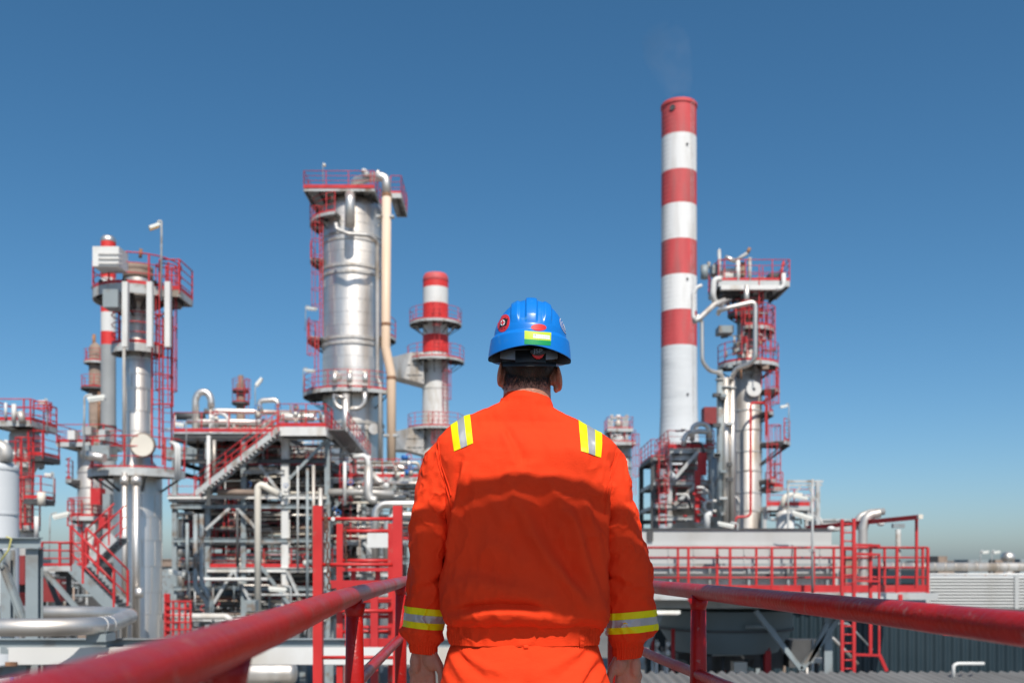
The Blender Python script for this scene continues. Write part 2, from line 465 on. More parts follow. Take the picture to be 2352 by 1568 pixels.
def interp(tab, z):
    zs = [t[0] for t in tab]
    return [np.interp(z, zs, [t[k] for t in tab]) for k in range(1, len(tab[0]))]
def seg_dist(P, A, B):
    d = B-A; t = np.clip(((P-A) @ d)/max(1e-12, d @ d), 0, 1)
    return np.linalg.norm(P-(A+t[:, None]*d), axis=1), t
def folds2d(P, folds):
    """P (n,2) positions on the back; sum of soft ridges along polylines"""
    out = np.zeros(len(P))
    for pts, w, amp in folds:
        q = np.array([(px_(a), pz_(b)) for a, b in pts])
        best = np.full(len(P), 1e9); tt = np.zeros(len(P)); n = len(q)-1
        for i in range(n):
            d, t = seg_dist(P, q[i], q[i+1])
            m = d < best; best[m] = d[m]; tt[m] = (i+t[m])/n
        fade = np.clip(np.minimum(tt, 1-tt)*5, .25, 1)
        out += amp*fade*np.exp(-(best/w)**2)
    return out
def vnoise(P, sc, off=0., oct_=2):
    return np.array([noise.fractal(Vector((p[0]*sc[0]+off, p[1]*sc[1], p[2]*sc[2])), .9, 2., oct_) for p in P])
def grid_mesh(name, V, nu, nv, mat, parent, wrap=True, caps=False):
    """V: nv rows of nu points"""
    fs = [(j*nu+i, j*nu+(i+1) % nu, (j+1)*nu+(i+1) % nu, (j+1)*nu+i) for j in range(nv-1) for i in range(nu if wrap else nu-1)]
    if caps:
        fs.append(tuple(range(nu))[::-1]); fs.append(tuple((nv-1)*nu+i for i in range(nu)))
    mb = MB(); mb.add([tuple(p) for p in V], fs, True)
    return mb.build(name, mat, parent)
def normals_grid(V, nu, nv):
    G = V.reshape(nv, nu, 3)
    du = np.roll(G, -1, 1)-np.roll(G, 1, 1)
    dv = np.gradient(G, axis=0)
    n = np.cross(du, dv); n /= np.maximum(np.linalg.norm(n, axis=2, keepdims=True), 1e-9)
    return n.reshape(-1, 3)
# ---- jacket body: rows from the hem up; outline columns are left edge, right edge, back depth, front depth
TOR = []
for zy, xl, xr, yb, yf in [(1362, 308, 1062, .112, .115), (1300, 303, 1068, .116, .118), (1262, 300, 1085, .122, .122), (1250, 290, 1100, .140, .130), (1220, 276, 1110, .150, .137),
                           (1150, 266, 1108, .152, .140), (1080, 264, 1106, .146, .140), (1000, 272, 1102, .138, .138), (880, 288, 1100, .130, .138), (760, 290, 1108, .128, .138),
                           (640, 285, 1118, .130, .140), (540, 270, 1135, .131, .135), (460, 252, 1155, .128, .125), (400, 240, 1172, .122, .112), (355, 236, 1168, .114, .10), (320, 245, 1125, .104, .09),
                           (285, 275, 1060, .092, .08), (250, 315, 1000, .083, .073), (215, 375, 930, .082, .070), (185, 445, 868, .080, .068), (165, 500, 836, .078, .066), (140, 560, 822, .0755, .064), (118, 568, 812, .074, .062)]:
    TOR.append((pz_(zy), px_(xl), px_(xr), yb, yf))
BACK_FOLDS = [
    ([(600, 560), (690, 740), (790, 920), (920, 1080), (1070, 1270)], .020, .016),
    ([(740, 600), (800, 760), (880, 930), (990, 1100)], .020, -.010),
    ([(820, 560), (930, 760), (990, 980), (1040, 1150), (1090, 1280)], .017, .014),
    ([(950, 580), (1030, 800), (1065, 1000), (1090, 1180)], .014, .010),
    ([(320, 1195), (430, 1165), (560, 1152), (700, 1158), (800, 1175)], .010, -.012),
    ([(300, 1225), (450, 1205), (620, 1195), (800, 1215)], .016, .008),
    ([(300, 1080), (480, 1060), (640, 1085), (800, 1130)], .028, .009),
    ([(330, 960), (470, 985), (640, 1040)], .02, -.006),
    ([(400, 430), (372, 560), (330, 760), (292, 980)], .011, .009),
    ([(372, 430), (345, 560), (305, 760), (275, 960)], .010, -.008),
    ([(1098, 470), (1090, 640), (1088, 800), (1085, 1020)], .010, .009),
    ([(1122, 480), (1112, 640), (1105, 800)], .009, -.007),
    ([(590, 270), (640, 360), (692, 490)], .009, -.006),
    ([(560, 270), (610, 380), (650, 480)], .012, .004),
    ([(480, 560), (560, 700), (640, 800)], .02, .006),
    ([(330, 300), (450, 330), (600, 300)], .03, .004),
    ([(760, 420), (900, 400), (1050, 430)], .03, .005),
    ([(860, 600), (900, 700)], .013, -.006),
    ([(430, 850), (600, 900), (740, 1000)], .025, .005),
]
def torso_surface():
    nu, nv = 240, 300
    z0, z1 = pz_(1362), pz_(118)
    zs = np.linspace(z0, z1, nv)
    V = np.zeros((nv, nu, 3)); th = np.arange(nu)*2*PI/nu
    ct, st = np.cos(th), np.sin(th)
    for j, z in enumerate(zs):
        xl, xr, yb, yf = interp(TOR, z) if TOR[0][0] < TOR[-1][0] else interp(TOR[::-1], z)
        xc, a = (xl+xr)/2, (xr-xl)/2
        ex = np.where(st > 0, .80, .80); ey = np.where(st > 0, .58, .80)
        cx_ = np.sign(ct)*np.abs(ct)**ex; sx_ = np.sign(st)*np.abs(st)**ey
        V[j, :, 0] = xc+a*cx_
        V[j, :, 1] = PY-np.where(st > 0, yb, yf)*sx_
        V[j, :, 2] = z
    # soften rows a little
    for _ in range(3): V[1:-1] = (V[:-2]+2*V[1:-1]+V[2:])/4
    P = V.reshape(-1, 3)
    N = normals_grid(P, nu, nv)
    c = np.stack([np.full(len(P), .03), np.full(len(P), PY)], 1)
    flip = np.sign(((P[:, :2]-c)*N[:, :2]).sum(1)+1e-9); N *= flip[:, None]
    back = np.clip((PY-.01-P[:, 1])/.06, 0, 1)
    zn = (P[:, 2]-z0)/(z1-z0)
    d = 1.6*folds2d(P[:, [0, 2]], BACK_FOLDS)*back
    d += .006*vnoise(P, (9, 9, 4))*np.clip((P[:, 2]-pz_(1250))/.03, 0, 1)*np.clip((pz_(260)-P[:, 2])/.08, .3, 1)
    rd = 1-np.abs(vnoise(P, (13, 13, 7), 8., 3))*2.2; d += .0050*np.clip(rd, 0, 1)**2*np.clip((pz_(330)-P[:, 2])/.12, .15, 1)
    d += .0028*vnoise(P, (34, 34, 14), 3.)
    # waistband: elastic gathers towards the sides
    wb = np.clip((pz_(1262)-P[:, 2])/.01, 0, 1)
    side = np.clip((np.abs(P[:, 0]-.032)-.13)/.03, 0, 1)
    d += wb*(.0035*np.sin(P[:, 0]*900)*side-.001)
    # seam lines: yoke and hem stitches
    for zy in (1268,): d -= .002*np.exp(-((P[:, 2]-pz_(zy))/.0025)**2)
    P = P+N*d[:, None]
    return P, nu, nv
TP, tnu, tnv = torso_surface()
jacket = grid_mesh('jacket', TP, tnu, tnv, orange, person)
tag(jacket, 'orange work jacket with yellow and silver shoulder tapes')
jb = BVHTree.FromPolygons([tuple(p) for p in TP], [(j*tnu+i, j*tnu+(i+1) % tnu, (j+1)*tnu+(i+1) % tnu, (j+1)*tnu+i) for j in range(tnv-1) for i in range(tnu)])
# collar
nu, nv = 96, 22
V = []
for side_, r_off in ((0, 0.), (1, -.006)):
    rng = range(nv) if side_ == 0 else range(nv-1, -1, -1)
    for j in rng:
        t = j/(nv-1)
        for i in range(nu):
            a = 2*PI*i/nu; s = math.sin(a)          # s = 1 at the back
            zb = CZ+.412+.012*s; zt = CZ+.440+.036*max(-1, s)
            rx = (.0725-.007*t+r_off)*(1+.015*math.sin(3*a+1)*t); ry = .069-.004*t+r_off
            bulge = .004*math.sin(PI*t)
            V.append((.039+(rx+bulge)*math.cos(a)+.004*t*math.cos(a)**3, PY-.004-(ry+bulge)*s+.012*t, zb+(zt-zb)*t))
V = np.array(V); V[:, 2] += .0015*vnoise(V, (25, 25, 25))
grid_mesh('collar', V, nu, 2*nv, orange, jacket)
# ---- sleeves
LS = [(330, -.120, .055, .050), (352, -.140, .066, .062), (400, -.170, .066, .072), (500, -.1855, .067, .076), (600, -.203, .062, .073), (700, -.2155, .0565, .068), (800, -.222, .0545, .064), (900, -.229, .0545, .062), (1000, -.2356, .053, .060), (1100, -.2435, .0495, .057),
      (1200, -.246, .0498, .055), (1285, -.2512, .0498, .054), (1312, -.256, .0565, .054), (1345, -.2505, .052, .048), (1368, -.249, .043, .041), (1382, -.2495, .0375, .036), (1395, -.2505, .0385, .037), (1425, -.249, .0358, .034)]
RS = [(330, .195, .055, .050), (352, .213, .066, .062), (400, .238, .065, .072), (500, .252, .067, .076), (600, .272, .063, .073), (700, .2955, .053, .069), (800, .305, .0545, .066), (900, .3127, .0595, .066), (1000, .3185, .064, .065), (1100, .324, .0665, .064),
      (1200, .330, .0675, .063), (1285, .3365, .069, .062), (1312, .3385, .0675, .060), (1350, .3315, .0565, .052), (1372, .326, .045, .043), (1388, .3265, .0405, .039), (1402, .327, .042, .040), (1450, .325, .0378, .036)]
def arm_y(z):    # forward (+) / back (-) shift of the arm with height
    return np.interp(z, [CZ-.27, CZ-.18, CZ-.02, CZ+.10, CZ+.24, CZ+.33], [.058, .045, .012, .000, .004, .004])
def sleeve_surface(tab, sgn, zys, off=0., nu=150, fx=1.):
    tb = sorted([(pz_(zy), xc, rx, ry) for zy, xc, rx, ry in tab])
    zs = np.array([pz_(z) for z in zys]); nv = len(zs)
    V = np.zeros((nv, nu, 3)); th = np.arange(nu)*2*PI/nu
    C = np.zeros((nv, nu, 3))
    for j, z in enumerate(zs):
        xc, rx, ry = interp(tb, z)
        ya = PY+arm_y(z)
        e = .92
        V[j, :, 0] = xc+(rx+off)*np.sign(np.cos(th))*np.abs(np.cos(th))**e
        V[j, :, 1] = ya-(ry+off)*np.sign(np.sin(th))*np.abs(np.sin(th))**e
        tilt = .10*sgn                                     # rows hang square to the arm
        V[j, :, 2] = z+(V[j, :, 0]-xc)*tilt
        C[j, :] = (xc, ya, z)
    P, C = V.reshape(-1, 3), C.reshape(-1, 3)
    N = P-C; N[:, 2] = 0; N /= np.maximum(np.linalg.norm(N, axis=1, keepdims=True), 1e-9)
    z = P[:, 2]
    lo = pz_(1376)
    body = np.clip((z-lo)/.012, 0, 1)
    a = np.arctan2(-N[:, 1], N[:, 0])
    d = body*.0075*vnoise(P, (10, 10, 6), 11.*sgn)
    rd = 1-np.abs(vnoise(P, (16, 16, 11), 4.*sgn, 3))*2.2; d += body*.0055*np.clip(rd, 0, 1)**2
    d += body*.0028*vnoise(P, (34, 34, 18), 5.*sgn)
    # long folds running down and round the arm
    d += body*.0045*np.sin(a*2+z*17*sgn+sgn)*np.clip((pz_(420)-z)/.1, 0, 1)
    # creases at the bend of the elbow, on the inner side
    inner = np.clip(-N[:, 0]*sgn, 0, 1)
    for zy, am, w, sl in ((690, -.010, .010, .5), (740, .006, .014, .5), (1040, .006, .014, -.5), (1075, -.013, .011, -.5), (1120, .005, .016, -.3), (880, -.006, .014, .6), (835, .005, .016, .6)):
        d += am*np.exp(-((z-pz_(zy)-sl*(P[:, 0]-C[:, 0])*sgn)/w)**2)*(.25+.75*inner)
    # pouch above the cuff
    d += np.exp(-((z-pz_(1325))/.014)**2)*.004*np.sin(a*5+sgn)
    # cuff gathers
    d += (1-body)*.0022*np.sin(a*34)+(1-body)*.001*np.sin(a*13+1)
    # armhole pucker
    d += .0016*np.sin(z*700)*np.exp(-((z-pz_(470))/.05)**2)*inner
    return P+N*(d*fx)[:, None], C, nu, nv
SURF = [jb]
for tab, sgn, end in ((LS, -1, 1425), (RS, 1, 1450)):
    zys = list(np.linspace(332, end, 210))
    P, C, nu, nv = sleeve_surface(tab, sgn, zys)
    # turn the cuff edge inwards
    last = P[-nu:]; inn = C[-nu:]+(last-C[-nu:])*.86
    P = np.concatenate([C[:nu]*.6+P[:nu]*.4, P, inn, inn+np.array([0, 0, .03])])
    sl = grid_mesh('sleeve', P, nu, nv+3, orange, jacket)
    SURF.append(BVHTree.FromPolygons([tuple(p) for p in P], [(j*nu+i, j*nu+(i+1) % nu, (j+1)*nu+(i+1) % nu, (j+1)*nu+i) for j in range(nv+2) for i in range(nu)]))
    lo, hi = (1183, 1290) if sgn < 0 else (1200, 1308)
    step = (hi-lo)/100.
    for nm, a, b, mt, off in (('tape_base', lo, hi, tapey, .0012), ('silver_tape', lo+33*step, lo+68*step, tapes, .0022)):
        P2, _, n2, v2 = sleeve_surface(tab, sgn, list(np.linspace(a, b, 26)), off)
        grid_mesh('yellow_tape' if nm == 'tape_base' else nm, P2, n2, v2, mt, jacket)
def seam(pts, name='armhole_seam'):
    out = []
    q = [(a, b) for a, b in pts]; dense = []
    for i in range(len(q)-1):
        for k in range(6): dense.append((q[i][0]+(q[i+1][0]-q[i][0])*k/6, q[i][1]+(q[i+1][1]-q[i][1])*k/6))
    dense.append(q[-1]); o = Vector((0, 0, CZ))
    for zx, zy in dense:
        D_ = (Vector((px_(zx), PY, pz_(zy)))-o).normalized(); best = None
        for t_ in SURF:
            loc, nr, _, _ = t_.ray_cast(o, D_)
            if loc is not None and (best is None or (loc-o).length < (best-o).length): best = loc
        if best is not None: out.append(best-D_*.0004)
    if len(out) > 2: MB().tube(out, .0021, 6).build(name, orange, jacket)
seam([(232, 316), (236, 380), (246, 440), (262, 492), (282, 546), (300, 612), (312, 690)])
seam([(1176, 380), (1160, 440), (1142, 500), (1124, 570), (1110, 640), (1102, 700)])
seam([(246, 330), (252, 390), (262, 446), (280, 500), (298, 552), (312, 610)], 'armhole_stitch')
seam([(1162, 370), (1146, 440), (1128, 500), (1110, 570), (1100, 630)], 'armhole_stitch')
# ---- shoulder tapes, laid on the jacket and over the shoulder
def drape(P, direction, bvh, off, origin_back=.5):
    out = []
    D = Vector(direction).normalized()
    for p in P:
        loc, nr, _, _ = bvh.ray_cast(Vector(p)-D*origin_back, D)
        if loc is None: loc, nr, _, _ = bvh.find_nearest(Vector(p))
        if nr.dot(D) > 0: nr = -nr
        out.append(loc+nr*off)
    return out
def shoulder_tape(quad):
    """quad: lower-left, lower-right, upper-right, upper-left in jacket picture units; goes on over the shoulder"""
    ll, lr, ur, ul = [np.array((px_(a), pz_(b))) for a, b in quad]
    parts = (('yellow_tape', 0., .36, tapey, .0016), ('silver_tape', .355, .69, tapes, .0022), ('yellow_tape', .685, 1., tapey, .0016))
    for nm, s0, s1, mt, off in parts:
        nuu, nvv = 8, 34; V = []
        for j in range(nvv):
            t = j/(nvv-1)
            for i in range(nuu):
                s = s0+(s1-s0)*i/(nuu-1)
                lo, up = ll+(lr-ll)*s, ul+(ur-ul)*s
                p = lo+(up-lo)*min(t/.62, 1.)
                # past the top the ray swings over the shoulder to the front
                sw = max(0., (t-.35)/.65)*1.9
                tgt = Vector((p[0], PY-.02+.02*sw, p[1]-.05*min(1, max(0, t-.35)*3)))
                D = Vector((0, math.cos(sw), -math.sin(sw)))
                loc, nr, _, _ = jb.ray_cast(tgt-D*.6, D)
                if loc is None: loc, nr, _, _ = jb.find_nearest(tgt)
                if nr.dot(D) > 0: nr = -nr
                V.append(loc+nr*off)
        grid_mesh(nm, [tuple(v) for v in V], nuu, nvv, mt, jacket, wrap=False)
shoulder_tape([(340, 400), (434, 362), (412, 192), (314, 236)])
shoulder_tape([(963, 404), (1062, 432), (1078, 300), (958, 232)])
# ---- trousers
def pelvis():
    nu, nv = 220, 120
    tab = sorted([(pz_(1335), 316, 1056, .104, .105), (pz_(1360), 312, 1062, .112, .110), (pz_(1400), 296, 1072, .120, .112), (pz_(1470), 274, 1095, .132, .114), (pz_(1568), 258, 1128, .140, .116), (pz_(1680), 250, 1140, .138, .116), (pz_(1780), 252, 1138, .120, .11)])
    zs = np.linspace(pz_(1335), pz_(1780), nv); V = np.zeros((nv, nu, 3)); th = np.arange(nu)*2*PI/nu
    for j, z in enumerate(zs):
        xl, xr, yb, yf = interp(tab, z); xl, xr = px_(xl), px_(xr); st = np.sin(th); ct = np.cos(th)
        V[j, :, 0] = (xl+xr)/2+(xr-xl)/2*np.sign(ct)*np.abs(ct)**.86
        V[j, :, 1] = PY-np.where(st > 0, yb, yf)*np.sign(st)*np.abs(st)**.86
        V[j, :, 2] = z
    P = V.reshape(-1, 3); N = P-np.array([.03, PY, 0]); N[:, 2] = 0; N /= np.linalg.norm(N, axis=1, keepdims=True)
    back = np.clip((PY-P[:, 1])/.05, 0, 1)
    f = [([(290, 1370), (340, 1440), (420, 1560)], .014, .007), ([(310, 1360), (390, 1440), (520, 1540)], .012, -.006), ([(340, 1365), (460, 1440), (600, 1500)], .012, .005),
         ([(1060, 1380), (1000, 1470), (930, 1580)], .014, .006), ([(1030, 1370), (960, 1440), (860, 1510)], .012, -.006), ([(1000, 1365), (900, 1420), (800, 1470)], .011, .004),
         ([(1090, 1440), (1020, 1500), (950, 1600)], .010, -.007), ([(1110, 1480), (1050, 1540), (990, 1640)], .010, .006), ([(697, 1365), (697, 1480), (694, 1700)], .0035, -.0035), ([(694, 1560), (694, 1720)], .016, -.02),
         ([(270, 1480), (330, 1560), (400, 1680)], .012, .006), ([(440, 1540), (560, 1580), (690, 1600)], .02, .005), ([(720, 1600), (860, 1580), (980, 1540)], .02, .005)]
    d = folds2d(P[:, [0, 2]], f)*back+.0035*vnoise(P, (14, 14, 10), 21.)+.0012*vnoise(P, (50, 50, 40), 2.)
    return P+N*d[:, None], nu, nv
P, nu, nv = pelvis(); P_tr = P
trousers = grid_mesh('trousers', P, nu, nv, orange, person)
tag(trousers, 'orange work trousers with belt loops')
for sx, zx in ((-1, 480), (1, 905)):
    nu2 = 64; V = []; rows = [(pz_(1640), px_(zx), .105, .120), (pz_(1760), px_(zx), .102, .115), (CZ-.62, px_(zx)+.005*sx, .085, .09), (CZ-.85, px_(zx)+.01*sx, .075, .08), (CZ-1.04, px_(zx)+.012*sx, .070, .075), (CZ-1.085, px_(zx)+.012*sx, .068, .08)]
    for z in np.linspace(rows[0][0], rows[-1][0], 90):
        xc, rx, ry = interp(sorted(rows), z)
        for i in range(nu2):
            a = 2*PI*i/nu2
            V.append((xc+rx*math.cos(a), PY-.005-ry*math.sin(a), z))
    V = np.array(V); V[:, :2] += (.006*vnoise(V, (12, 12, 10), 7*sx))[:, None]
    grid_mesh('trouser_leg', V, nu2, 90, orange, trousers)
    bt = MB(); xc = px_(zx)+.012*sx
    V = []
    for (t, w, h) in ((-.10, .030, .05), (-.09, .040, .085), (-.04, .046, .10), (.02, .046, .085), (.08, .048, .062), (.14, .046, .052), (.175, .034, .044), (.185, .015, .03)):
        for k in range(16):
            a = 2*PI*k/16
            V.append((xc+w*math.cos(a), PY+t, max(.006, .045+h*math.sin(a)*(.9 if math.sin(a) > 0 else .7))))
    grid_mesh('boot', np.array(V), 16, 8, bootm, person, caps=True)
def belt_loop(zx, zy0, zy1, w=.012):
    V = []
    for k in range(7):
        z = pz_(zy0+(zy1-zy0)*k/6); bow = .0045*math.sin(PI*k/6)+.0015
        for s_ in (-.5, .5):
            o = Vector((px_(zx)+s_*w, PY-.5, z)); best = None
            for t_ in (jb, tb_):
                loc, nr, _, _ = t_.ray_cast(o, Vector((0, 1, 0)))
                if loc is not None and (best is None or loc.y < best.y): best = loc
            V.append(tuple(best+Vector((0, -bow, 0))))
    grid_mesh('belt_loop', V, 2, 7, orange, trousers, wrap=False)
tb_ = BVHTree.FromPolygons([tuple(p) for p in P_tr], [(j*220+i, j*220+(i+1) % 220, (j+1)*220+(i+1) % 220, (j+1)*220+i) for j in range(119) for i in range(220)])
belt_loop(694, 1352, 1374); 
belt_loop(972, 1318, 1378)
# ---- body: one continuous surface (head, neck, trunk, arms, hands, legs)
def ell(mb, c, r, R=None, n=24, m=16):
    c = Vector(c); R = R or Matrix.Identity(3); vs = [c+R @ Vector((0, 0, r[2]))]
    for j in range(1, m):
        p = PI*j/m
        for i in range(n):
            a = 2*PI*i/n
            vs.append(c+R @ Vector((r[0]*math.sin(p)*math.cos(a), r[1]*math.sin(p)*math.sin(a), r[2]*math.cos(p))))
    vs.append(c-R @ Vector((0, 0, r[2])))
    fs = [(0, 1+i, 1+(i+1) % n) for i in range(n)]
    for j in range(m-2):
        for i in range(n):
            fs.append((1+j*n+i, 1+(j+1)*n+i, 1+(j+1)*n+(i+1) % n, 1+j*n+(i+1) % n))
    e = len(vs)-1
    fs += [(1+(m-2)*n+(i+1) % n, 1+(m-2)*n+i, e) for i in range(n)]
    mb.add(vs, fs, True)
def chain(mb, pts, rs, n=12):
    pts = [Vector(p) for p in pts]
    # dense tapered tube with ball ends
    P, R = [], []
    for i in range(len(pts)-1):
        for k in range(6):
            P.append(pts[i].lerp(pts[i+1], k/6)); R.append(rs[i]+(rs[i+1]-rs[i])*k/6)
    P.append(pts[-1]); R.append(rs[-1])
    mb.tube(P, R, n)
    for p, r in zip(pts, rs): ell(mb, p, (r*.995,)*3, n=12, m=8)
HX, HY_ = .0475, PY-.008
b = MB()
ell(b, (HX, HY_+.012, CZ+.585), (.0765, .098, .108))                       # skull
ell(b, (HX, HY_+.055, CZ+.535), (.062, .060, .085))                        # face and jaw
ell(b, (HX, HY_+.118, CZ+.535), (.011, .018, .024)); ell(b, (HX, HY_+.112, CZ+.500), (.024, .012, .008))   # nose, mouth
for s in (-1, 1):
    ell(b, (HX+s*.030, HY_+.103, CZ+.560), (.012, .009, .008))             # eyes
    ell(b, (HX+s*.030, HY_+.100, CZ+.580), (.020, .011, .006))             # brows
    R = Matrix.Rotation(math.radians(-s*9), 3, 'Y') @ Matrix.Rotation(math.radians(s*24), 3, 'Z')
    ex, ez = (HX-.0770, CZ+.520) if s < 0 else (HX+.0800, CZ+.508)
    ell(b, (ex, HY_+.015, ez), (.0085, .020, .035), R)                     # ear
    ell(b, (ex+s*.004, HY_+.004, ez+.004), (.0060, .007, .032), R)         # its rim
    ell(b, (ex-s*.006, HY_+.016, ez-.028), (.0065, .009, .012), R)
    ell(b, (ex-s*.010, HY_+.020, ez), (.012, .016, .022), R)
ell(b, (.042, PY+.004, CZ+.48), (.0655, .066, .095)); chain(b, [(.040, PY, CZ+.36), (.042, PY+.002, CZ+.47)], [.072, .0655], 24)
ell(b, (.036, PY, CZ+.22), (.165, .095, .22)); ell(b, (.033, PY, CZ-.05), (.150, .09, .22)); ell(b, (.032, PY, CZ-.27), (.165, .098, .13))
for s, zx in ((-1, 480), (1, 905)):
    chain(b, [(px_(zx), PY, CZ-.30), (px_(zx), PY, CZ-.62), (px_(zx)+.01*s, PY, CZ-1.02), (px_(zx)+.012*s, PY, CZ-1.06)], [.085, .058, .040, .040], 16)
    chain(b, [(px_(zx)+.012*s, PY-.05, CZ-1.085), (px_(zx)+.012*s, PY+.13, CZ-1.095)], [.035, .028], 12)
def hand(mb, wx, wz, wy, s, px0):
    """s: +1 thumb points to +x. palm faces the viewer"""
    W = Vector((wx, wy, wz))
    def q(u, v, w): return W+Vector((s*u, v, w))
    # wrist and palm
    ell(mb, q(0, .000, -.002), (.031, .024, .035)); ell(mb, q(-.005, .004, -.042), (.038, .0175, .042)); ell(mb, q(-.010, .004, -.070), (.0365, .0150, .030))
    ell(mb, q(.018, -.010, -.036), (.0225, .0175, .033), Matrix.Rotation(s*-.35, 3, 'Y'))     # ball of the thumb
    ell(mb, q(-.024, -.008, -.040), (.0160, .0150, .037))                                     # heel of the hand
    for u, ln, rr, w0 in ((.0215, .070, .0094, -.088), (.0035, .079, .0096, -.094), (-.0155, .073, .0092, -.092), (-.0335, .058, .0080, -.084)):
        a = q(u, .004, w0)
        k1 = a+Vector((s*u*.06, -.004, -ln*.46)); k2 = k1+Vector((0, -ln*.20, -ln*.26)); k3 = k2+Vector((0, -ln*.20, -ln*.13))
        chain(mb, [q(u*.7, .004, w0+.045), a, k1, k2, k3], [rr*1.25, rr*1.12, rr*1.02, rr*.95, rr*.78])
    chain(mb, [q(.022, -.008, -.020), q(.0405, -.014, -.050), q(.0490, -.019, -.076), q(.0480, -.024, -.106)], [.0155, .0132, .0104, .0085])
for s, sh, el, wr in ((-1, (-.150, PY, CZ+.30), (-.226, PY+.01, CZ+.03), (-.2465, PY+.056, CZ-.235)), (1, (.225, PY, CZ+.30), (.312, PY+.01, CZ+.03), (.322, PY+.056, CZ-.245))):
    chain(b, [(.036+s*.06, PY, CZ+.31), sh, el, wr], [.055, .052, .042, .029], 16)
hand(b, -.2465, CZ-.238, PY+.056, 1, 0)
hand(b, .322, CZ-.250, PY+.056, -1, 0)
me = bpy.data.meshes.new('body_src'); me.from_pydata([v-ORG[person.name] for v in b.v], [], b.f); me.update()
tmp = bpy.data.objects.new('body_src', me); COL.objects.link(tmp)
md = tmp.modifiers.new('r', 'REMESH'); md.mode = 'VOXEL'; md.voxel_size = .0030; md.use_smooth_shade = True
ms = tmp.modifiers.new('s', 'SMOOTH'); ms.factor = .5; ms.iterations = 4
dg = bpy.context.evaluated_depsgraph_get()
bm_ = bpy.data.meshes.new_from_object(tmp.evaluated_get(dg))
bpy.data.objects.remove(tmp); bpy.data.meshes.remove(me)
bm_.name = 'body'; bm_.materials.clear(); bm_.materials.append(skin)
nvv = len(bm_.vertices); co = np.empty(nvv*3); bm_.vertices.foreach_get('co', co); co = co.reshape(-1, 3)+np.array(ORG[person.name])
# cropped hair darkens the scalp: down to the nape, and above the ears
nz_ = np.array([noise.noise(Vector(c)*70) for c in co])*.006
back_ = np.clip((HY_+.035-co[:, 1])/.03, 0, 1)
line = CZ+.488+.012*np.abs((co[:, 0]-HX)/.05)+nz_
msk = np.clip((co[:, 2]-line+.022)/.055, 0, 1)**1.2*back_
msk = np.maximum(msk, np.clip((co[:, 2]-(CZ+.60))/.02, 0, 1)*(co[:, 1] < HY_+.09))
earm = (np.abs(co[:, 0]-HX) > .0775)
msk[earm] = 0
at_ = bm_.attributes.new('hairmask', 'FLOAT', 'POINT'); at_.data.foreach_set('value', msk.astype(np.float32)*.93)
body = bpy.data.objects.new('body', bm_); COL.objects.link(body); body.parent = person; ORG[body.name] = ORG[person.name]
for p_ in bm_.polygons: p_.use_smooth = True
# hair strands on the nape and round the ears
fb = BVHTree.FromPolygons([tuple(c) for c in co], [tuple(p.vertices) for p in bm_.polygons])
hm = MB(); rg = random.Random(3)
for k in range(16000):
    a = rg.uniform(-2.0, 2.0); z = CZ+rg.uniform(.470, .60)
    dens = min(1, max(.0, (z-CZ-.470)/.045))
    if rg.random() > dens: continue
    o = Vector((HX, HY_+.01, z)); D = Vector((math.sin(a), -math.cos(a), 0))
    loc, nr, _, _ = fb.ray_cast(o+D*.3, -D)
    if loc is None or (loc-o).length > .12: continue
    if abs(loc.x-HX) > .0775 or loc.y > HY_+.03: continue
    tw = HX+.004-loc.x
    t = Vector((tw*2.2+rg.uniform(-.3, .3), 0, -1)); t = (t-nr*t.dot(nr)).normalized()
    ln = rg.uniform(.006, .012)*(.55+.6*dens); w = rg.uniform(.00035, .0006)
    sd_ = t.cross(nr).normalized()*w
    p1 = loc+t*ln*.5+nr*ln*.28; p2 = loc+t*ln+nr*ln*.34
    hm.add([loc-sd_, loc+sd_, p1+sd_*.8, p1-sd_*.8, p2], [(0, 1, 2, 3), (3, 2, 4)])
hair = hm.build('hair', hairm, person)
# ---- hard hat
HC = Vector((.0493, PY-.004, CZ+.590))
def hat_pt(a, t, off=0.):
    """a: angle (pi/2 = towards the viewer at the back); t: 0 at the rim .. 1 at the crown"""
    ca, sa = math.cos(a), math.sin(a)
    back = max(0., sa)
    rx, ry = .1035, .127
    ph = t*PI/2
    rr = math.cos(ph)**.97 if t < 1 else 0
    H = .130
    z = H*math.sin(ph)**.98
    k = 1.105-.035*min(1, t/.14) if t < .14 else 1+.07*max(0, 1-(t-.14)/.025)     # rain band round the foot
    x, y = rx*rr*k*ca, -ry*rr*k*sa
    # ridges running over the crown, front to back
    u = x/rx
    ridge = 0.
    for c, w, h in ((0., .165, .0055), (.42, .12, .0045), (-.42, .12, .0045)):
        d = abs(u-c)
        ridge = max(ridge, h*min(1, max(0, (w-d)/.045)))
    ridge *= min(1, max(0, (t-.24)/.12))
    n = Vector((x/rx**2, y/ry**2, z/H**2+1e-5)).normalized()
    p = Vector((x, y, z))+n*(ridge+off)
    # lower edge: dips at the sides, arches at the back
    e = (1-min(1, t/.22))
    dip = -.024*abs(ca)**1.5-.008-(.004 if sa < 0 else .006*back)
    p.z += e*dip
    R = Matrix.Rotation(math.radians(3.0), 3, 'X') @ Matrix.Rotation(math.radians(1.6), 3, 'Y')
    return HC+R @ p
def hat_shell():
    nu, nv = 360, 110; V = []
    ts = [0]+list(np.linspace(.0, 1, nv-1)**1.0)
    for j, t in enumerate(ts):
        for i in range(nu): V.append(hat_pt(2*PI*i/nu, min(t, .999)))
    inner = []
    for t in np.linspace(.97, 0, 30):
        for i in range(nu): inner.append(hat_pt(2*PI*i/nu, t, -.0035 if t > .03 else -.0025))
    return V, inner, nu
V, inner, nu = hat_shell()
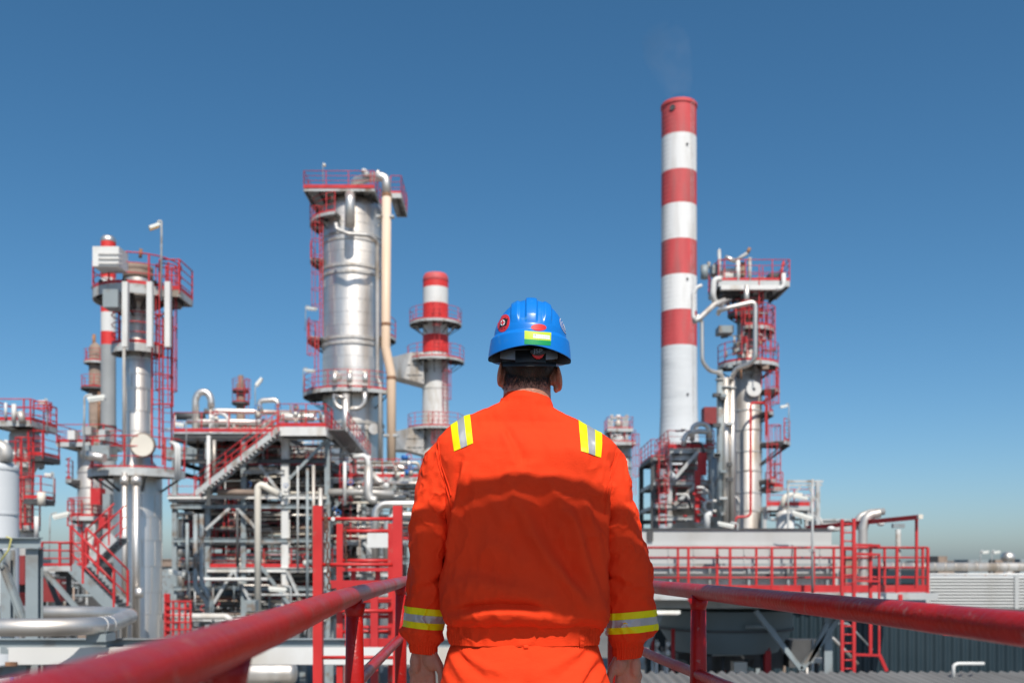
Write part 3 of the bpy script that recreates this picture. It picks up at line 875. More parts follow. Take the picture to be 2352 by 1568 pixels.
hat = grid_mesh('hard_hat', V, nu, len(V)//nu, helmetm, person)
tag(hat, 'blue ribbed hard hat with stickers')
grid_mesh('liner', inner, nu, 30, blackp, hat)
# peak at the front
pk = []
for j in range(6):
    for i in range(40):
        a = PI+.35+(PI-.7)*i/39
        p = hat_pt(a, 0.02); s = math.sin((i/39)*PI)
        d = Vector((math.cos(a), -math.sin(a), -.25))
        pk.append(p+d*(.05*s*j/5))
grid_mesh('peak', pk, 40, 6, helmetm, hat, wrap=False)
hb = BVHTree.FromPolygons([tuple(v) for v in V], [(j*nu+i, j*nu+(i+1) % nu, (j+1)*nu+(i+1) % nu, (j+1)*nu+i) for j in range(len(V)//nu-1) for i in range(nu)])
# stickers: measured on the head picture
def hx(zx): return (.319*zx-168)/1390
def hz(zy): return CZ+(1060-.319*zy)/1390
VIEW = Vector((.0493, PY-.13, 0))
def see(zx, zy):
    """the place on the hat that the measured point looks at"""
    p = Vector((hx(zx), PY, hz(zy))); c = Vector((0, 0, CZ))
    d = (p-c).normalized()
    loc, nr, _, _ = hb.ray_cast(c, d)
    if loc is None: loc, nr, _, _ = hb.find_nearest(p)
    return loc, nr
def lay(poly_grid, mat, name, off, parent, wrap=False, nu_=0, nv_=0):
    V = []
    for zx, zy in poly_grid:
        loc, nr = see(zx, zy)
        if nr.y > 0 and loc.y < HC.y: nr = -nr
        V.append(loc+nr*off)
    return grid_mesh(name, [tuple(v) for v in V], nu_, nv_, mat, parent, wrap=wrap)
def rect_sticker(name, c, mat, off, parent, n=(14, 10)):
    (x0, y0), (x1, y1), (x2, y2), (x3, y3) = c     # tl, tr, br, bl
    g = []
    for j in range(n[1]):
        t = j/(n[1]-1)
        for i in range(n[0]):
            s = i/(n[0]-1)
            g.append(((x0*(1-s)+x1*s)*(1-t)+(x3*(1-s)+x2*s)*t, (y0*(1-s)+y1*s)*(1-t)+(y3*(1-s)+y2*s)*t))
    return lay(g, mat, name, off, parent, nu_=n[0], nv_=n[1])
def oval_sticker(name, c, rx, ry, rot, mat, off, parent, rings=8, n=40, r0=0.):
    g = []
    for j in range(rings):
        r = max(.02, r0+(1-r0)*j/(rings-1))
        for i in range(n):
            a = 2*PI*i/n; u, v = r*rx*math.cos(a), r*ry*math.sin(a)
            g.append((c[0]+u*math.cos(rot)-v*math.sin(rot), c[1]+u*math.sin(rot)+v*math.cos(rot)))
    return lay(g, mat, name, off, parent, wrap=True, nu_=n, nv_=rings)
A, B_, C_ = .0007, .0011, .0015
oval_sticker('oval_sticker', (848, 497), 92, 42, .02, redprint, A, hat)
st = rect_sticker('name_sticker', [(678, 536), (998, 560), (995, 660), (677, 636)], lime, A, hat)
rect_sticker('name_sticker', [(677, 634), (995, 658), (990, 716), (675, 697)], green, A, hat)
for r_ in range(2):
    for k in range(8):
        x0 = 781+k*25.0; y0 = 575+r_*25+k*2.4
        rect_sticker('sticker_box', [(x0, y0), (x0+23, y0+2.2), (x0+23, y0+25), (x0, y0+22.8)], whitep, B_, hat, n=(4, 4))
def lay_text(body_, c, h, rot, mat, off, parent, squeeze=1., name='lettering'):
    cu = bpy.data.curves.new('lettering', 'FONT'); cu.body = body_; cu.align_x = 'CENTER'; cu.align_y = 'CENTER'; cu.size = 1.; cu.resolution_u = 2
    to = bpy.data.objects.new('lettering_src', cu); COL.objects.link(to)
    m_ = bpy.data.meshes.new_from_object(to.evaluated_get(bpy.context.evaluated_depsgraph_get()))
    bpy.data.objects.remove(to)
    V = []
    for v in m_.vertices:
        u, w = v.co.x*h*squeeze, -v.co.y*h
        loc, nr = see(c[0]+u*math.cos(rot)-w*math.sin(rot), c[1]+u*math.sin(rot)+w*math.cos(rot))
        if nr.y > 0: nr = -nr
        V.append(loc+nr*off)
    mb = MB(); mb.add(V, [tuple(p.vertices) for p in m_.polygons]); bpy.data.meshes.remove(m_)
    return mb.build(name, mat, parent)
lay_text('ИБ', (800, 590), 20, .1, green, C_, hat, 1.2)
ro = math.radians(-70)
oval_sticker('first_aid_sticker', (428, 447), 110, 68, ro, redprint, A, hat)
def bag(pts): return [(428+u*.80+v*-.20, 447+v+u*-.30) for u, v in pts]
rect_sticker('bag_symbol', bag([(-58, -42), (58, -42), (55, 42), (-55, 42)]), blackprint, B_, hat)
rect_sticker('bag_handle', bag([(-20, -60), (20, -60), (24, -40), (-24, -40)]), blackprint, B_, hat, n=(6, 4))
oval_sticker('white_disc', (420, 442), 36, 26, ro, whitep, C_, hat)
rect_sticker('red_cross', [(411, 416), (426, 412), (428, 468), (413, 472)], redprint, .0019, hat, n=(4, 6))
rect_sticker('red_cross', [(396, 440), (442, 428), (443, 444), (397, 456)], redprint, .0019, hat, n=(6, 4))
for k in range(9):
    if k in (2, 6): continue
    rect_sticker('print_mark', [(364+k*9.6, 514-k*1.9), (371+k*9.6, 512.6-k*1.9), (372+k*9.6, 523-k*1.9), (365+k*9.6, 524.4-k*1.9)], blackprint, B_, hat, n=(2, 2))
ro2 = math.radians(66)
oval_sticker('round_sticker', (1150, 482), 108, 36, ro2, blueprint, A, hat)
oval_sticker('round_sticker_ring', (1150, 482), 104, 33, ro2, whitep, B_, hat, rings=3, r0=.9)
oval_sticker('round_sticker_ring', (1150, 482), 62, 20, ro2, whitep, B_, hat, rings=3, r0=.85)
oval_sticker('round_sticker_figure', (1158, 492), 42, 10, ro2, whitep, C_, hat, rings=4)
# headband, ratchet and its dial under the back of the hat
def band(a0, a1, z0, z1, rx, ry, mat, name, dz=0., n=30, th=.002):
    V = []
    for rr, zz in ((0, z0), (0, z1), (-th, z1), (-th, z0), (0, z0)):
        for i in range(n):
            a = a0+(a1-a0)*i/(n-1)
            V.append((HX+(rx+rr)*math.cos(a), HY_+.012-(ry+rr)*math.sin(a), CZ+zz+dz*(1-math.sin(a))))
    return grid_mesh(name, V, n, 5, mat, hat, wrap=False)
band(PI/2-1.05, PI/2+1.15, .537, .566, .088, .109, greyp, 'headband', .03)
band(PI/2-.50, PI/2+.45, .532, .564, .0895, .1105, blackp, 'ratchet_housing')
band(PI/2-.95, PI/2+.95, .521, .533, .0885, .1095, blackp, 'lower_strap', .02)
DC = Vector((hx(828), HY_+.012-.1125, hz(888)))
def dial(rx, rz, y0, y1, mat, name, teeth=0, n=48):
    V = []
    for y, k in ((y1, .01), (y1, .3), (y1, .6), (y1, .92), (y1+.001, 1.), (y0, 1.)):
        for i in range(n):
            a = 2*PI*i/n; t = 1+(.07*(1 if math.sin(a*teeth) > 0 else 0) if teeth and k > .9 else 0)
            V.append((DC.x+rx*k*t*math.cos(a), DC.y+y, DC.z+rz*k*t*math.sin(a)))
    return grid_mesh(name, V, n, 6, mat, hat)
DC.z -= .0035
dial(.0150, .0150, .002, -.003, redp, 'dial_gear', 13, 104)
DC.z += .0035
dl = dial(.0215, .0112, .0, -.0065, blackp, 'dial_knob')
cu = bpy.data.curves.new('lettering', 'FONT'); cu.body = 'JSP'; cu.align_x = 'CENTER'; cu.align_y = 'CENTER'; cu.size = .0155; cu.extrude = .0005
to = bpy.data.objects.new('lettering_src', cu); COL.objects.link(to)
m_ = bpy.data.meshes.new_from_object(to.evaluated_get(bpy.context.evaluated_depsgraph_get())); bpy.data.objects.remove(to)
mb = MB(); mb.add([Vector((DC.x+v.co.x*1.25, DC.y-.0070-v.co.z, DC.z+v.co.y)) for v in m_.vertices], [tuple(p.vertices) for p in m_.polygons]); bpy.data.meshes.remove(m_)
mb.build('lettering', greyp, hat)
# ---- shadow casters added overhead, out of view, to shade his back and the rail
ov = thing('shade_caster', 'unseen pipe frame added over the walkway to shade the orange back', 'shadow caster', (1.3, 1.6, GZ))
def shade_pipe(zc, D, t, x0, x1, mat, name):
    y, z = 2.622+SUN.y*t, CZ+zc+SUN.z*t
    return MB().tube([(x0, y, z), (x1, y, z)], D/2, 20).build(name, mat, ov)
shade_pipe(.200, .039, 1.6, -1.6, 1.6, clad, 'small_shade_pipe')
shade_pipe(.0018, .2075, 1.6, -1.6, 1.6, clad, 'large_shade_pipe')
MB().box((.93, 1.12, 2.30), (.34, .74, .12)).build('rail_shade_box', bluegrey, ov)  # block added out of view to shade the right rail
for x_ in (-1.45, 1.45):
    MB().bar((x_, 1.62, GZ), (x_, 1.62, 2.22), .14).build('post', bluegrey, ov)
    MB().box((x_, 1.62, 2.235), (.3, .3, .03)).build('cap_plate', bluegrey, ov)
# ================================================================== ground and the far setting
g = MB()
g.add([(-2500, -60, GZ), (2500, -60, GZ), (2500, 4000, GZ), (-2500, 4000, GZ)], [(0, 1, 2, 3)])
structure('ground', g, groundm)
g = MB(); g.add([(-40, 40, GZ+.004), (40, 40, GZ+.004), (40, 48, GZ+.004), (-40, 48, GZ+.004)], [(0, 1, 2, 3)])
structure('service_road', g, concrete)

def column(root, c, prof, mat=clad, n=44, name='shell'):
    """prof: (radius, z) from the foot up"""
    return MB().lathe(prof, (c[0], c[1], 0), n).build(name, mat, root)
def striped(root, c, bands, n=48, ring=None):
    """bands: (z_top, z_bottom, r_top, r_bottom, material)"""
    for z1, z0, r1, r0, m in bands:
        k = max(1, int((z0 and (z1-z0))/1.0)) if ring else 1
        prof = []
        for i in range(k+1):
            t = i/k; prof.append((r0+(r1-r0)*t, z0+(z1-z0)*t))
        MB().lathe(prof, (c[0], c[1], 0), n).build('paint_band', m, root)

# ================================================================== tall chimney with red and white bands
D = 150.
cc = (X(1559.5, D), D)
t = thing('chimney', 'tall concrete chimney with broad red and white bands and a bare lower shaft', 'chimney', (cc[0], D, GZ))
ys = [222, 302, 385, 463, 545, 627, 708, 790]
def crad(py): return L(np.interp(py, [222, 790, 900, 960, 1010, 1320], [39.6, 41, 41.5, 43, 45.5, 58]), D)
mats_ = [redstack, stackwhite]
for i in range(7):
    z1, z0 = Z(ys[i], D-2.65), Z(ys[i+1], D-2.65)
    MB().lathe([(crad(ys[i+1]), z0), (crad(ys[i]), z1)], (cc[0], D, 0), 64).build('paint_band', mats_[i % 2], t)
zz = [1010+310*k/6 for k in range(6, -1, -1)]+[960, 920, 880, 840, 790]
MB().lathe([(crad(p), Z(p, D-2.65)) for p in zz], (cc[0], D, 0), 64).build('bare_shaft', stackgrey, t)
r0 = crad(222)
Dn = D-2.65
MB().lathe([(r0, Z(232, Dn)), (r0+.14, Z(231, Dn)), (r0+.14, Z(225, Dn)), (r0-.05, Z(222, Dn)), (r0-.5, Z(222, Dn)), (r0-.5, Z(300, Dn))], (cc[0], D, 0), 64, sharp=True).build('rim', redstack, t)
for py in range(238, 1000, 11):
    r = crad(py); bi = [k for k in range(7) if ys[k] <= py < ys[k+1]]
    MB().lathe([(r-.01, -.05), (r+.03, 0), (r-.01, .05)], (cc[0], D, Z(py, Dn)), 48).build('pour_ring', mats_[bi[0] % 2] if bi else stackgrey, t)
MB().disc((cc[0]-L(20, D), D-crad(262)*.87, Z(263, D)), .42, (-.5, -.87, 0), 14, .3).build('vent_hole', darksteel, t)
a = -PI/2+.62; lx = crad(600)+.10
for s_ in (-.16, .16):
    MB().bar((cc[0]+lx*math.cos(a)+s_, D+lx*math.sin(a), Z(1000, Dn)), (cc[0]+lx*math.cos(a)+s_, D+lx*math.sin(a), Z(228, Dn)), .045).build('ladder_rail', steel, t)
for py in (330, 640, 905):
    MB().disc((cc[0]+crad(py)*.3, D-crad(py)*.97, Z(py, Dn)), .16, (.3, -1, 0), 10, .3).build('warning_light', darksteel, t)

# ================================================================== small striped stack beside the big column
D = 93.
c = (X(1000.5, D), D)
t = thing('flue_stack', 'slim red and white banded flue stack with ring platforms beside the large silver column', 'flue stack', (c[0], D, GZ))
def rr(px): return L(px, D)
striped(t, c, [(Z(640, D-1.2), Z(655, D-1.2), rr(29), rr(29), redsharp), (Z(655, D-1.2), Z(692, D-1.2), rr(29), rr(29), white), (Z(692, D-1.2), Z(733, D-1.2), rr(29), rr(29), redsharp), (Z(733, D-1.2), Z(765, D-1.2), rr(29), rr(29.5), white), (Z(765, D-1.2), Z(806, D-1.2), rr(29.5), rr(30), redsharp)])
MB().lathe([(rr(29), Z(640, D-1.2)), (rr(29.8), Z(639, D-1.2)), (rr(29.5), Z(634, D-1.2)), (rr(28), Z(627, D-1.2)), (rr(25), Z(622, D-1.2)), (rr(22), Z(621, D-1.2)), (rr(22), Z(640, D-1.2))], (c[0], D, 0), 40).build('rain_cap', redstack, t)
column(t, c, [(rr(34), GZ), (rr(33), Z(1060, D-1.2)), (rr(30), Z(905, D-1.2)), (rr(29), Z(830, D-1.2)), (rr(29), Z(806, D-1.2))], white)
seam_bands(t, c, rr(29.5), [Z(p, D) for p in (850, 895, 935)], cladw)
round_platform(t, c, Z(722, D-1.2), rr(29), rr(60), -205, 25, h=1.25)
round_platform(t, c, Z(810, D-1.2), rr(30), rr(66), -190, 10, h=1.25)
round_platform(t, c, Z(972, D-1.2), rr(30), rr(64), -200, 20, h=1.25)
for dx, a in ((-1, -150), (1, -30)):
    MB().bar((c[0]+dx*rr(29), D-.4, Z(765, D-1.2)), (c[0]+dx*rr(56), D-.4, Z(728, D-1.2)), .12).build('strut', steel, t)
ladder(t, (c[0]+rr(6), D-rr(31)-.2), Z(806, D-1.2), Z(722, D-1.2), -90, cage=True)
ladder(t, (c[0]+rr(24), D-rr(22)-.2), Z(972, D-1.2), Z(812, D-1.2), -60, cage=True)
ladder(t, (c[0]+rr(4), D-rr(34)-.3), Z(1075, D-1.2), Z(972, D-1.2), -90, cage=True)
# box ducts joining the stack
for nm, ya, yb_, lab in (('flue_duct', 817, 888, 'pale tapering flue duct entering the banded stack from the large column side'), ('flue_duct', 987, 1048, 'lower pale flue duct reaching the stack beneath its bottom ring platform')):
    mb = MB()
    x0, x1, xm = X(902, D), X(977, D), X(932, D)
    z1, z0 = Z(ya, D), Z(yb_, D); zm1, zm0 = Z(ya+8, D), Z((ya+yb_)/2+18, D)
    yv = 1.6
    V = [(x0, D-yv*.6, zm1), (x0, D-yv*.6, zm0), (x0, D+yv*.6, zm1), (x0, D+yv*.6, zm0), (xm+.6, D-yv, z1), (xm, D-yv, z0+.5), (xm+.6, D+yv, z1), (xm, D+yv, z0+.5), (x1, D-yv, z1), (x1, D-yv, z0), (x1, D+yv, z1), (x1, D+yv, z0)]
    mb.add(V, [(0, 4, 5, 1), (2, 3, 7, 6), (0, 2, 6, 4), (1, 5, 7, 3), (4, 8, 9, 5), (6, 7, 11, 10), (4, 6, 10, 8), (5, 9, 11, 7), (0, 1, 3, 2), (8, 10, 11, 9)])
    dct = mb.build(nm, cladw); tag(dct, lab, 'duct')
    for k in range(3):
        xr = xm+.7+(x1-xm-.8)*k/2
        MB().bar((xr, D-yv-.05, z0+.35), (xr, D-yv-.05, z1-.05), .10).build('stiffener', cladw, dct)
    for zk in (.3, .62): MB().bar((xm+.3, D-yv-.04, z0+(z1-z0)*zk), (x1, D-yv-.04, z0+(z1-z0)*zk), .09).build('stiffener', cladw, dct)

# ================================================================== the big silver column
D = 72.
D2 = D+2.2; c = (X(811, D2), D2)
def rr(px): return L(px, D2)
def ZZ(py): return Z(py, D)
t = thing('distillation_column', 'largest silver clad column with ring platforms and a beige overhead line', 'column', (c[0], c[1], GZ))
R0 = rr(69)
column(t, c, [(R0, GZ), (R0, ZZ(470)), (R0*.985, ZZ(462)), (R0*.93, ZZ(452)), (R0*.75, ZZ(442)), (R0*.4, ZZ(436)), (.01, ZZ(434))], clad, 72)
seam_bands(t, c, R0, [ZZ(p) for p in (533, 546)], cladw, .16, .07)
seam_bands(t, c, R0, [ZZ(p) for p in (606, 622, 772, 785, 968, 982)], cladw, .2, .10, 'stiffening_ring')
seam_bands(t, c, R0, [ZZ(p) for p in (488, 508, 572, 652, 684, 714, 744, 815, 842, 905, 935, 1010, 1040)], clad, .05, .018)
sheet_seams(t, c, R0, [ZZ(p) for p in (470, 488, 508, 533, 572, 606, 652, 684, 714, 744, 772, 815, 842, 880, 935, 968, 1010, 1040)], 4, 2)
# top deck: square grating with its railing, nozzle and overhead vapour line
x0, x1 = X(702, D), X(862, D)
pl = rect_platform(t, x0, x1, c[1]-R0-.6, c[1]+R0+.6, Z(437, D), 'fblr', h=1.15, fascia=.3, levels=(1.15, .8, .45), toemat=red)
MB().bar((x0, c[1]-R0-.65, Z(437, D)+.0), (x1, c[1]-R0-.65, Z(437, D)+.0), .05, .22).build('toe_plate', red, pl)
for xk in (715, 760, 800, 850):
    MB().bar((X(xk, D), c[1]-R0*.55, Z(470, D)), (X(xk, D), c[1]-R0*.75, Z(440, D)), .16).build('support_leg', white if xk < 780 else darksteel, pl)
MB().bar((X(706, D), c[1]-R0-.4, Z(448, D)), (X(738, D), c[1]-.9*R0*.3, Z(492, D)), .14).build('brace', darksteel, pl)
pl2 = rect_platform(t, X(898, D), X(922, D), c[1]-2.4, c[1]+1.6, Z(446, D), 'fr', h=1.25, fascia=.35, levels=(1.25, .8, .4))
ve = thing('overhead_vapour_line', 'beige insulated pipe arching off the column top and running down its side', 'pipe', (X(888, D), D, GZ))
dv = D-.3
up = fillet([at(812, 436, D+1.5), at(816, 416, D+1.2), at(850, 408, D+.4), at(870, 405, dv), at(887, 410, dv), at(888, 450, dv)], 1.1, 6)
MB().tube(up, rr(10.2), 20).build('silver_arch', clad, ve)
MB().tube(fillet([at(888, 450, dv), at(886, 800, dv), at(899, 862, dv), at(899, 1135, dv)], 1.6, 8), rr(10.2), 20).build('beige_run', beige, ve)
for py, xp in ((449, 888), (745, 886.5), (868, 899)): MB().lathe([(rr(10), -.12), (rr(11), -.1), (rr(11), .1), (rr(10), .12)], at(xp, py, dv), 24, sharp=True).build('joint_ring', rust, ve)
MB().tube([at(868, 405, dv), at(868, 392, dv)], .14, 8).build('vent_stub', clad, ve)
MB().tube([at(840, 410, D), at(842, 396, D), at(832, 392, D)], .2, 8, .3).build('relief_valve', steel, ve)
pg = MB(); pg.bar(at(865, 498, dv), at(905, 498, dv), .5, .14); pg.bar(at(868, 520, dv+.2), at(880, 500, dv), .1); pg.build('pipe_guide', steel, ve)
pg = MB(); pg.bar(at(882, 1000, dv), at(915, 1000, dv), .6, .16); pg.build('pipe_guide', steel, ve)
# upper ring segment, manway plug, side platforms
p1 = round_platform(t, c, Z(502, D2), R0, rr(98), -200, -105, h=1.4)
round_platform(t, c, Z(588, D2), R0, rr(97), -195, -158, h=1.2)
round_platform(t, c, Z(772, D2), R0, rr(104), -205, -150, h=1.35)
round_platform(t, c, Z(768, D2), R0, rr(98), -25, 10, h=1.35)
round_platform(t, c, Z(888, D2), R0, rr(113), -205, -35, h=1.25, fascia=.28)
MB().tube([at(804, 520, D-1.3), at(804, 458, D-1.3), at(804, 447, D-.4)], rr(11), 16, .35).build('vent_pot', clad, t)
MB().tube([at(772, 512, D-2.2), at(772, 526, D-2.2), at(800, 537, D-2.4), at(846, 540, D-1.9), at(866, 553, D-.8), at(867, 868, D-.4), at(873, 882, D-.4), at(873, 1100, D-.4)], rr(4.4), 10, .5).build('down_pipe', cladw, t)
ladder(t, (X(737, D), D+.2), ZZ(772), ZZ(505), 215, r=.04)
ladder(t, (X(729, D), D-.3), ZZ(888), ZZ(772), 225, r=.04)
for xk in (769, 803, 839):
    MB().tube([at(xk, 878, D-1.6), at(xk, 862, D-1.6), at(xk, 856, D-1.0)], rr(6), 12, .3).build('nozzle', clad, t)
# feed piping under the ring platform
rf = MB().tube([at(769, 905, D-1.6), at(769, 925, D-1.6), at(780, 938, D-1.6), at(800, 938, D-1.6)], rr(5.2), 12, .8).build('feed_loop', clad, t)
MB().tube([at(838, 900, D-1.6), at(838, 925, D-1.6), at(826, 938, D-1.6), at(806, 938, D-1.6)], rr(5.2), 12, .8).build('feed_loop', clad, t)
MB().tube([at(768, 907, D-1.9), at(795, 914, D-1.9)], rr(3), 10).build('feed_branch', clad, t)
MB().tube([at(794, 905, D-1.7), at(794, 1020, D-1.7)], rr(8.5), 14).build('feed_riser', clad, t)
MB().disc(at(858, 985, D+.3-R0*.0), rr(12), (.35, -1, 0), 20, .3).build('manway', clad, t)
MB().disc(at(775, 865, D-1.2), rr(9), (-.3, -1, 0), 18, .3).build('manway', cladw, t)
lamp_post('small lamp on a thin pole above the top deck of the largest column', at(742, 436, D), at(742, 374, D), at(748, 376, D), glass=lampglass, hw=.14)
for px_k, pk, lab in ((702, 705, 'lamp beside the mid ladder of the largest silver column'), (697, 847, 'lamp at the edge of the lowest ring platform on the largest column')):
    lamp_post(lab, at(px_k-1, pk+55, D-1), at(px_k, pk-3, D-1), at(px_k+24, pk-1, D-1.5), hw=.2)

# ================================================================== right-hand tower with looping white pipes
D = 60.
c = (X(1718, D+.8), D+.8); R0 = L(31.5, D)
t = thing('stripper_column', 'slim pale column crowded with red platforms and looping pipes near the tall chimney', 'column', (c[0], c[1], GZ))
def ZZ(py): return Z(py, D)
def q(px, py, dd=0): return at(px, py, D+dd)
def Z2(py): return Z(py, c[1])
column(t, c, [(R0, GZ), (R0, ZZ(850)), (R0*.85, ZZ(846)), (R0*.8, ZZ(838)), (R0*.8, ZZ(700)), (R0*.6, ZZ(690)), (.02, ZZ(688))], cladw, 44)
seam_bands(t, c, R0, [ZZ(p) for p in (855, 940, 985, 1035, 1080, 1130, 1172)], steel, .07, .03)
MB().lathe([(R0*.82, ZZ(846)), (R0*.84, ZZ(820))], (c[0], c[1], 0), 30).build('rusty_neck', brown, t)
MB().lathe([(R0*.82, ZZ(735)), (R0*.84, ZZ(705))], (c[0], c[1], 0), 30).build('rusty_neck', brown, t)
sheet_seams(t, c, R0, [ZZ(p) for p in (855, 940, 985, 1035, 1080, 1130, 1172, 1210)], 3, 4, steel)
MB().disc((c[0]+.1, c[1]-R0-.15, ZZ(895)), L(17, D), (0, -1, 0), 28, .3).build('manway', white, t)
MB().disc((c[0]+.1, c[1]-R0-.32, ZZ(895)), L(3, D), (0, -1, 0), 12, .06).build('manway_bolt', darksteel, t)
MB().box((c[0]-.05, c[1]-R0-.1, ZZ(882)), (.35, .25, .45)).build('manway_davit', white, t)
rect_platform(t, X(1645, D), X(1806, D), c[1]-1.5, c[1]+1.5, ZZ(652), 'fblr', h=1.25, fascia=.36, levels=(1.25, .9, .5))
MB().bar(q(1655, 661, -.9), q(1790, 661, -.9), .30, .26).build('white_channel', white, t)
MB().tube([q(1800, 628, -.95), q(1800, 660, -.95), q(1782, 665, -.95)], L(5, D), 10, .3).build('curved_duct', white, t)
for xk, yk in ((1690, 690), (1770, 690)): MB().bar((X(xk, D), c[1]-.4, ZZ(yk)), (X(xk+ (30 if xk > 1718 else -20), D), c[1]-1.2, ZZ(664)), .16).build('bracket', darksteel, t)
round_platform(t, c, Z2(745), R0*.8, L(60, D), -110, 30, h=1.35)
round_platform(t, c, Z(768, D2), R0*.8, L(88, D), -190, -140, h=1.35, mat=darksteel)
round_platform(t, c, Z2(826), R0*.84, L(70, D), -200, 20, h=1.2)
round_platform(t, c, Z2(892), R0, L(72, D), -40, 10, h=1.2)
round_platform(t, c, Z2(1013), R0, L(95, D), -45, 15, h=1.3)
ladder(t, (X(1752, D), D-.2), ZZ(892), ZZ(745), -45)
ladder(t, (X(1763, D), D-.2), ZZ(1195), ZZ(1013), -30)
ladder(t, (X(1700, D), D-1.4), ZZ(826), ZZ(745), -90)
MB().tube([q(1760, 1000, -.3), q(1760, 925, -.3), q(1724, 925, -1.0), q(1724, 1180, -1.0), q(1716, 1186, -1.0), q(1692, 1187, -1.0), q(1688, 1196, -1.0), q(1688, 1212, -1.0)], L(3, D), 8, .25).build('red_water_line', red, t)
G = 'looping pipes on the slim pale column'
pipe('overhead_pipe', 'white pipe dropping in a hooked loop beside the tall chimney', [q(1657, 640, -1.6), q(1640, 642, -1.6), q(1636, 690, -1.6), q(1655, 700, -.6), q(1670, 690, 0)], L(6.5, D), white, .5, G)
pipe('overhead_pipe', 'grey pipe slanting down from the top deck towards the chimney', [q(1665, 690, -1.2), q(1640, 700, -1.5), q(1608, 730, -2.2), q(1594, 738, -2.4)], L(6.2, D), cladw, .5, G)
pipe('overhead_pipe', 'long pale pipe descending past the column with a curved foot near the chimney', [q(1600, 725, -2.2), q(1612, 735, -2.0), q(1613, 830, -2.0), q(1630, 852, -1.8), q(1655, 856, -1.4), q(1666, 880, -1.2)], L(4.6, D), clad, .7, G)
pipe('overhead_pipe', 'square looping pale pipe in front of the middle platforms', [q(1650, 720, -.8), q(1652, 712, -2.2), q(1728, 694, -2.4), q(1735, 700, -2.4), q(1735, 822, -2.4), q(1722, 836, -2.2), q(1690, 846, -1.6), q(1680, 870, -1.4)], L(5.3, D), clad, .45, G)
pipe('overhead_pipe', 'short vertical pipe between the two highest decks', [q(1715, 655, -1.6), q(1715, 700, -1.6)], L(5.5, D), clad, None, G)
pipe('overhead_pipe', 'bent handle shaped pipe beside the banded chimney', [q(1612, 655, -2), q(1600, 660, -2), q(1592, 675, -2), q(1592, 728, -2), q(1600, 738, -2)], L(4, D), white, .3, G)
for xk, r_, m_, lab, y1_ in ((1653, 7, bluegrey, 'darkest of the vertical pipes beside the slim pale column', 850), (1667, 8.5, clad, 'vertical pipe in the middle of the bundle beside the slim pale column', 868), (1682, 6.5, clad, 'vertical pipe closest to the slim pale column shell', 870)):
    pipe('riser_pipe', lab, [q(xk, y1_, -1.2), q(xk, 1215, -1.2)], L(r_, D), m_, None, 'riser pipes beside the slim column', flanges=(0,))
ladder(t, (X(1742, D), D-.6), ZZ(826), ZZ(655), -40, cage=False)
for xk, yk, w_, h_ in ((1690, 676, 70, 14), (1725, 690, 50, 12), (1664, 760, 34, 16), (1740, 775, 30, 22), (1700, 800, 26, 20)): MB().box(q(xk, yk, .3), (L(w_, D), 1.1, L(h_, D))).build('support_casing', darksteel if yk < 700 else bluegrey, t)
ladder(t, (X(1758, D), D-.3), ZZ(1013), ZZ(892), -30)
round_platform(t, c, Z2(712), R0*.8, L(50, D), -170, -60, h=1.1, mat=darksteel)
round_platform(t, c, Z2(1100), R0, L(64, D), -50, 10, h=1.1); round_platform(t, c, Z2(945), R0, L(58, D), -45, 15, h=1.1)
rk = random.Random(31)
for k in range(26):
    xk = rk.uniform(1652, 1765); yk = rk.uniform(672, 840); dd = rk.uniform(-1.6, .8)
    pts = [q(xk, yk, dd), q(xk, yk+rk.uniform(12, 45), dd)] if k % 2 else [q(xk, yk, dd), q(xk+rk.uniform(10, 34), yk+rk.uniform(-4, 4), dd)]
    MB().tube(pts, L(rk.uniform(1., 2.6), D), 7).build('small_bore_pipe', rk.choice((steel, cladw, darksteel, brown, rust, red, white)), t)
for k in range(14):
    xk = rk.uniform(1650, 1770); yk = rk.choice((rk.uniform(672, 690), rk.uniform(752, 812), rk.uniform(835, 850)))
    MB().box(q(xk, yk, rk.uniform(-1., .8)), (L(rk.uniform(6, 16), D), .5, L(rk.uniform(6, 16), D))).build('instrument_housing', rk.choice((darksteel, darksteel, brown, steel, red, bluegrey)), t)
for k in range(12):
    xk = rk.choice((1646, 1660, 1675)); yk = rk.uniform(870, 1190)
    MB().box(q(xk, yk, -1.5), (L(rk.uniform(8, 18), D), .4, L(rk.uniform(4, 9), D))).build('pipe_clamp', rk.choice((steel, darksteel, bluegrey)), t)
# clutter on the top deck
for (xa, ya, xb, yb_, r_, m_) in ((1653, 640, 1652, 575, 4, steel), (1695, 650, 1695, 598, 5, white), (1722, 650, 1722, 592, 4.5, steel), (1690, 600, 1665, 590, 5, clad), (1690, 598, 1716, 582, 4, steel), (1716, 582, 1722, 570, 4, rust), (1618, 640, 1618, 610, 9, bluegrey), (1628, 615, 1628, 602, 4, steel), (1652, 585, 1652, 572, 2, white), (1790, 650, 1800, 600, 3, red)):
    MB().tube([q(xa, ya, -.6), q(xb, yb_, -.6)], L(r_, D), 10).build('nozzle', m_, t)
for (xa, ya, w_, h_, m_) in ((1672, 632, 30, 22, white), (1700, 622, 18, 30, brown), (1775, 640, 24, 16, darksteel), (1745, 645, 20, 10, steel), (1640, 622, 14, 20, bluegrey)):
    MB().box(q(xa, ya, .2), (L(w_, D), .9, L(h_, D))).build('valve_housing', m_, t)
lamp_post('thin lamp post above the outer red balcony of the slim pale column', q(1812, 1010, -1), q(1812, 926, -1), q(1792, 930, -1), hw=.13)
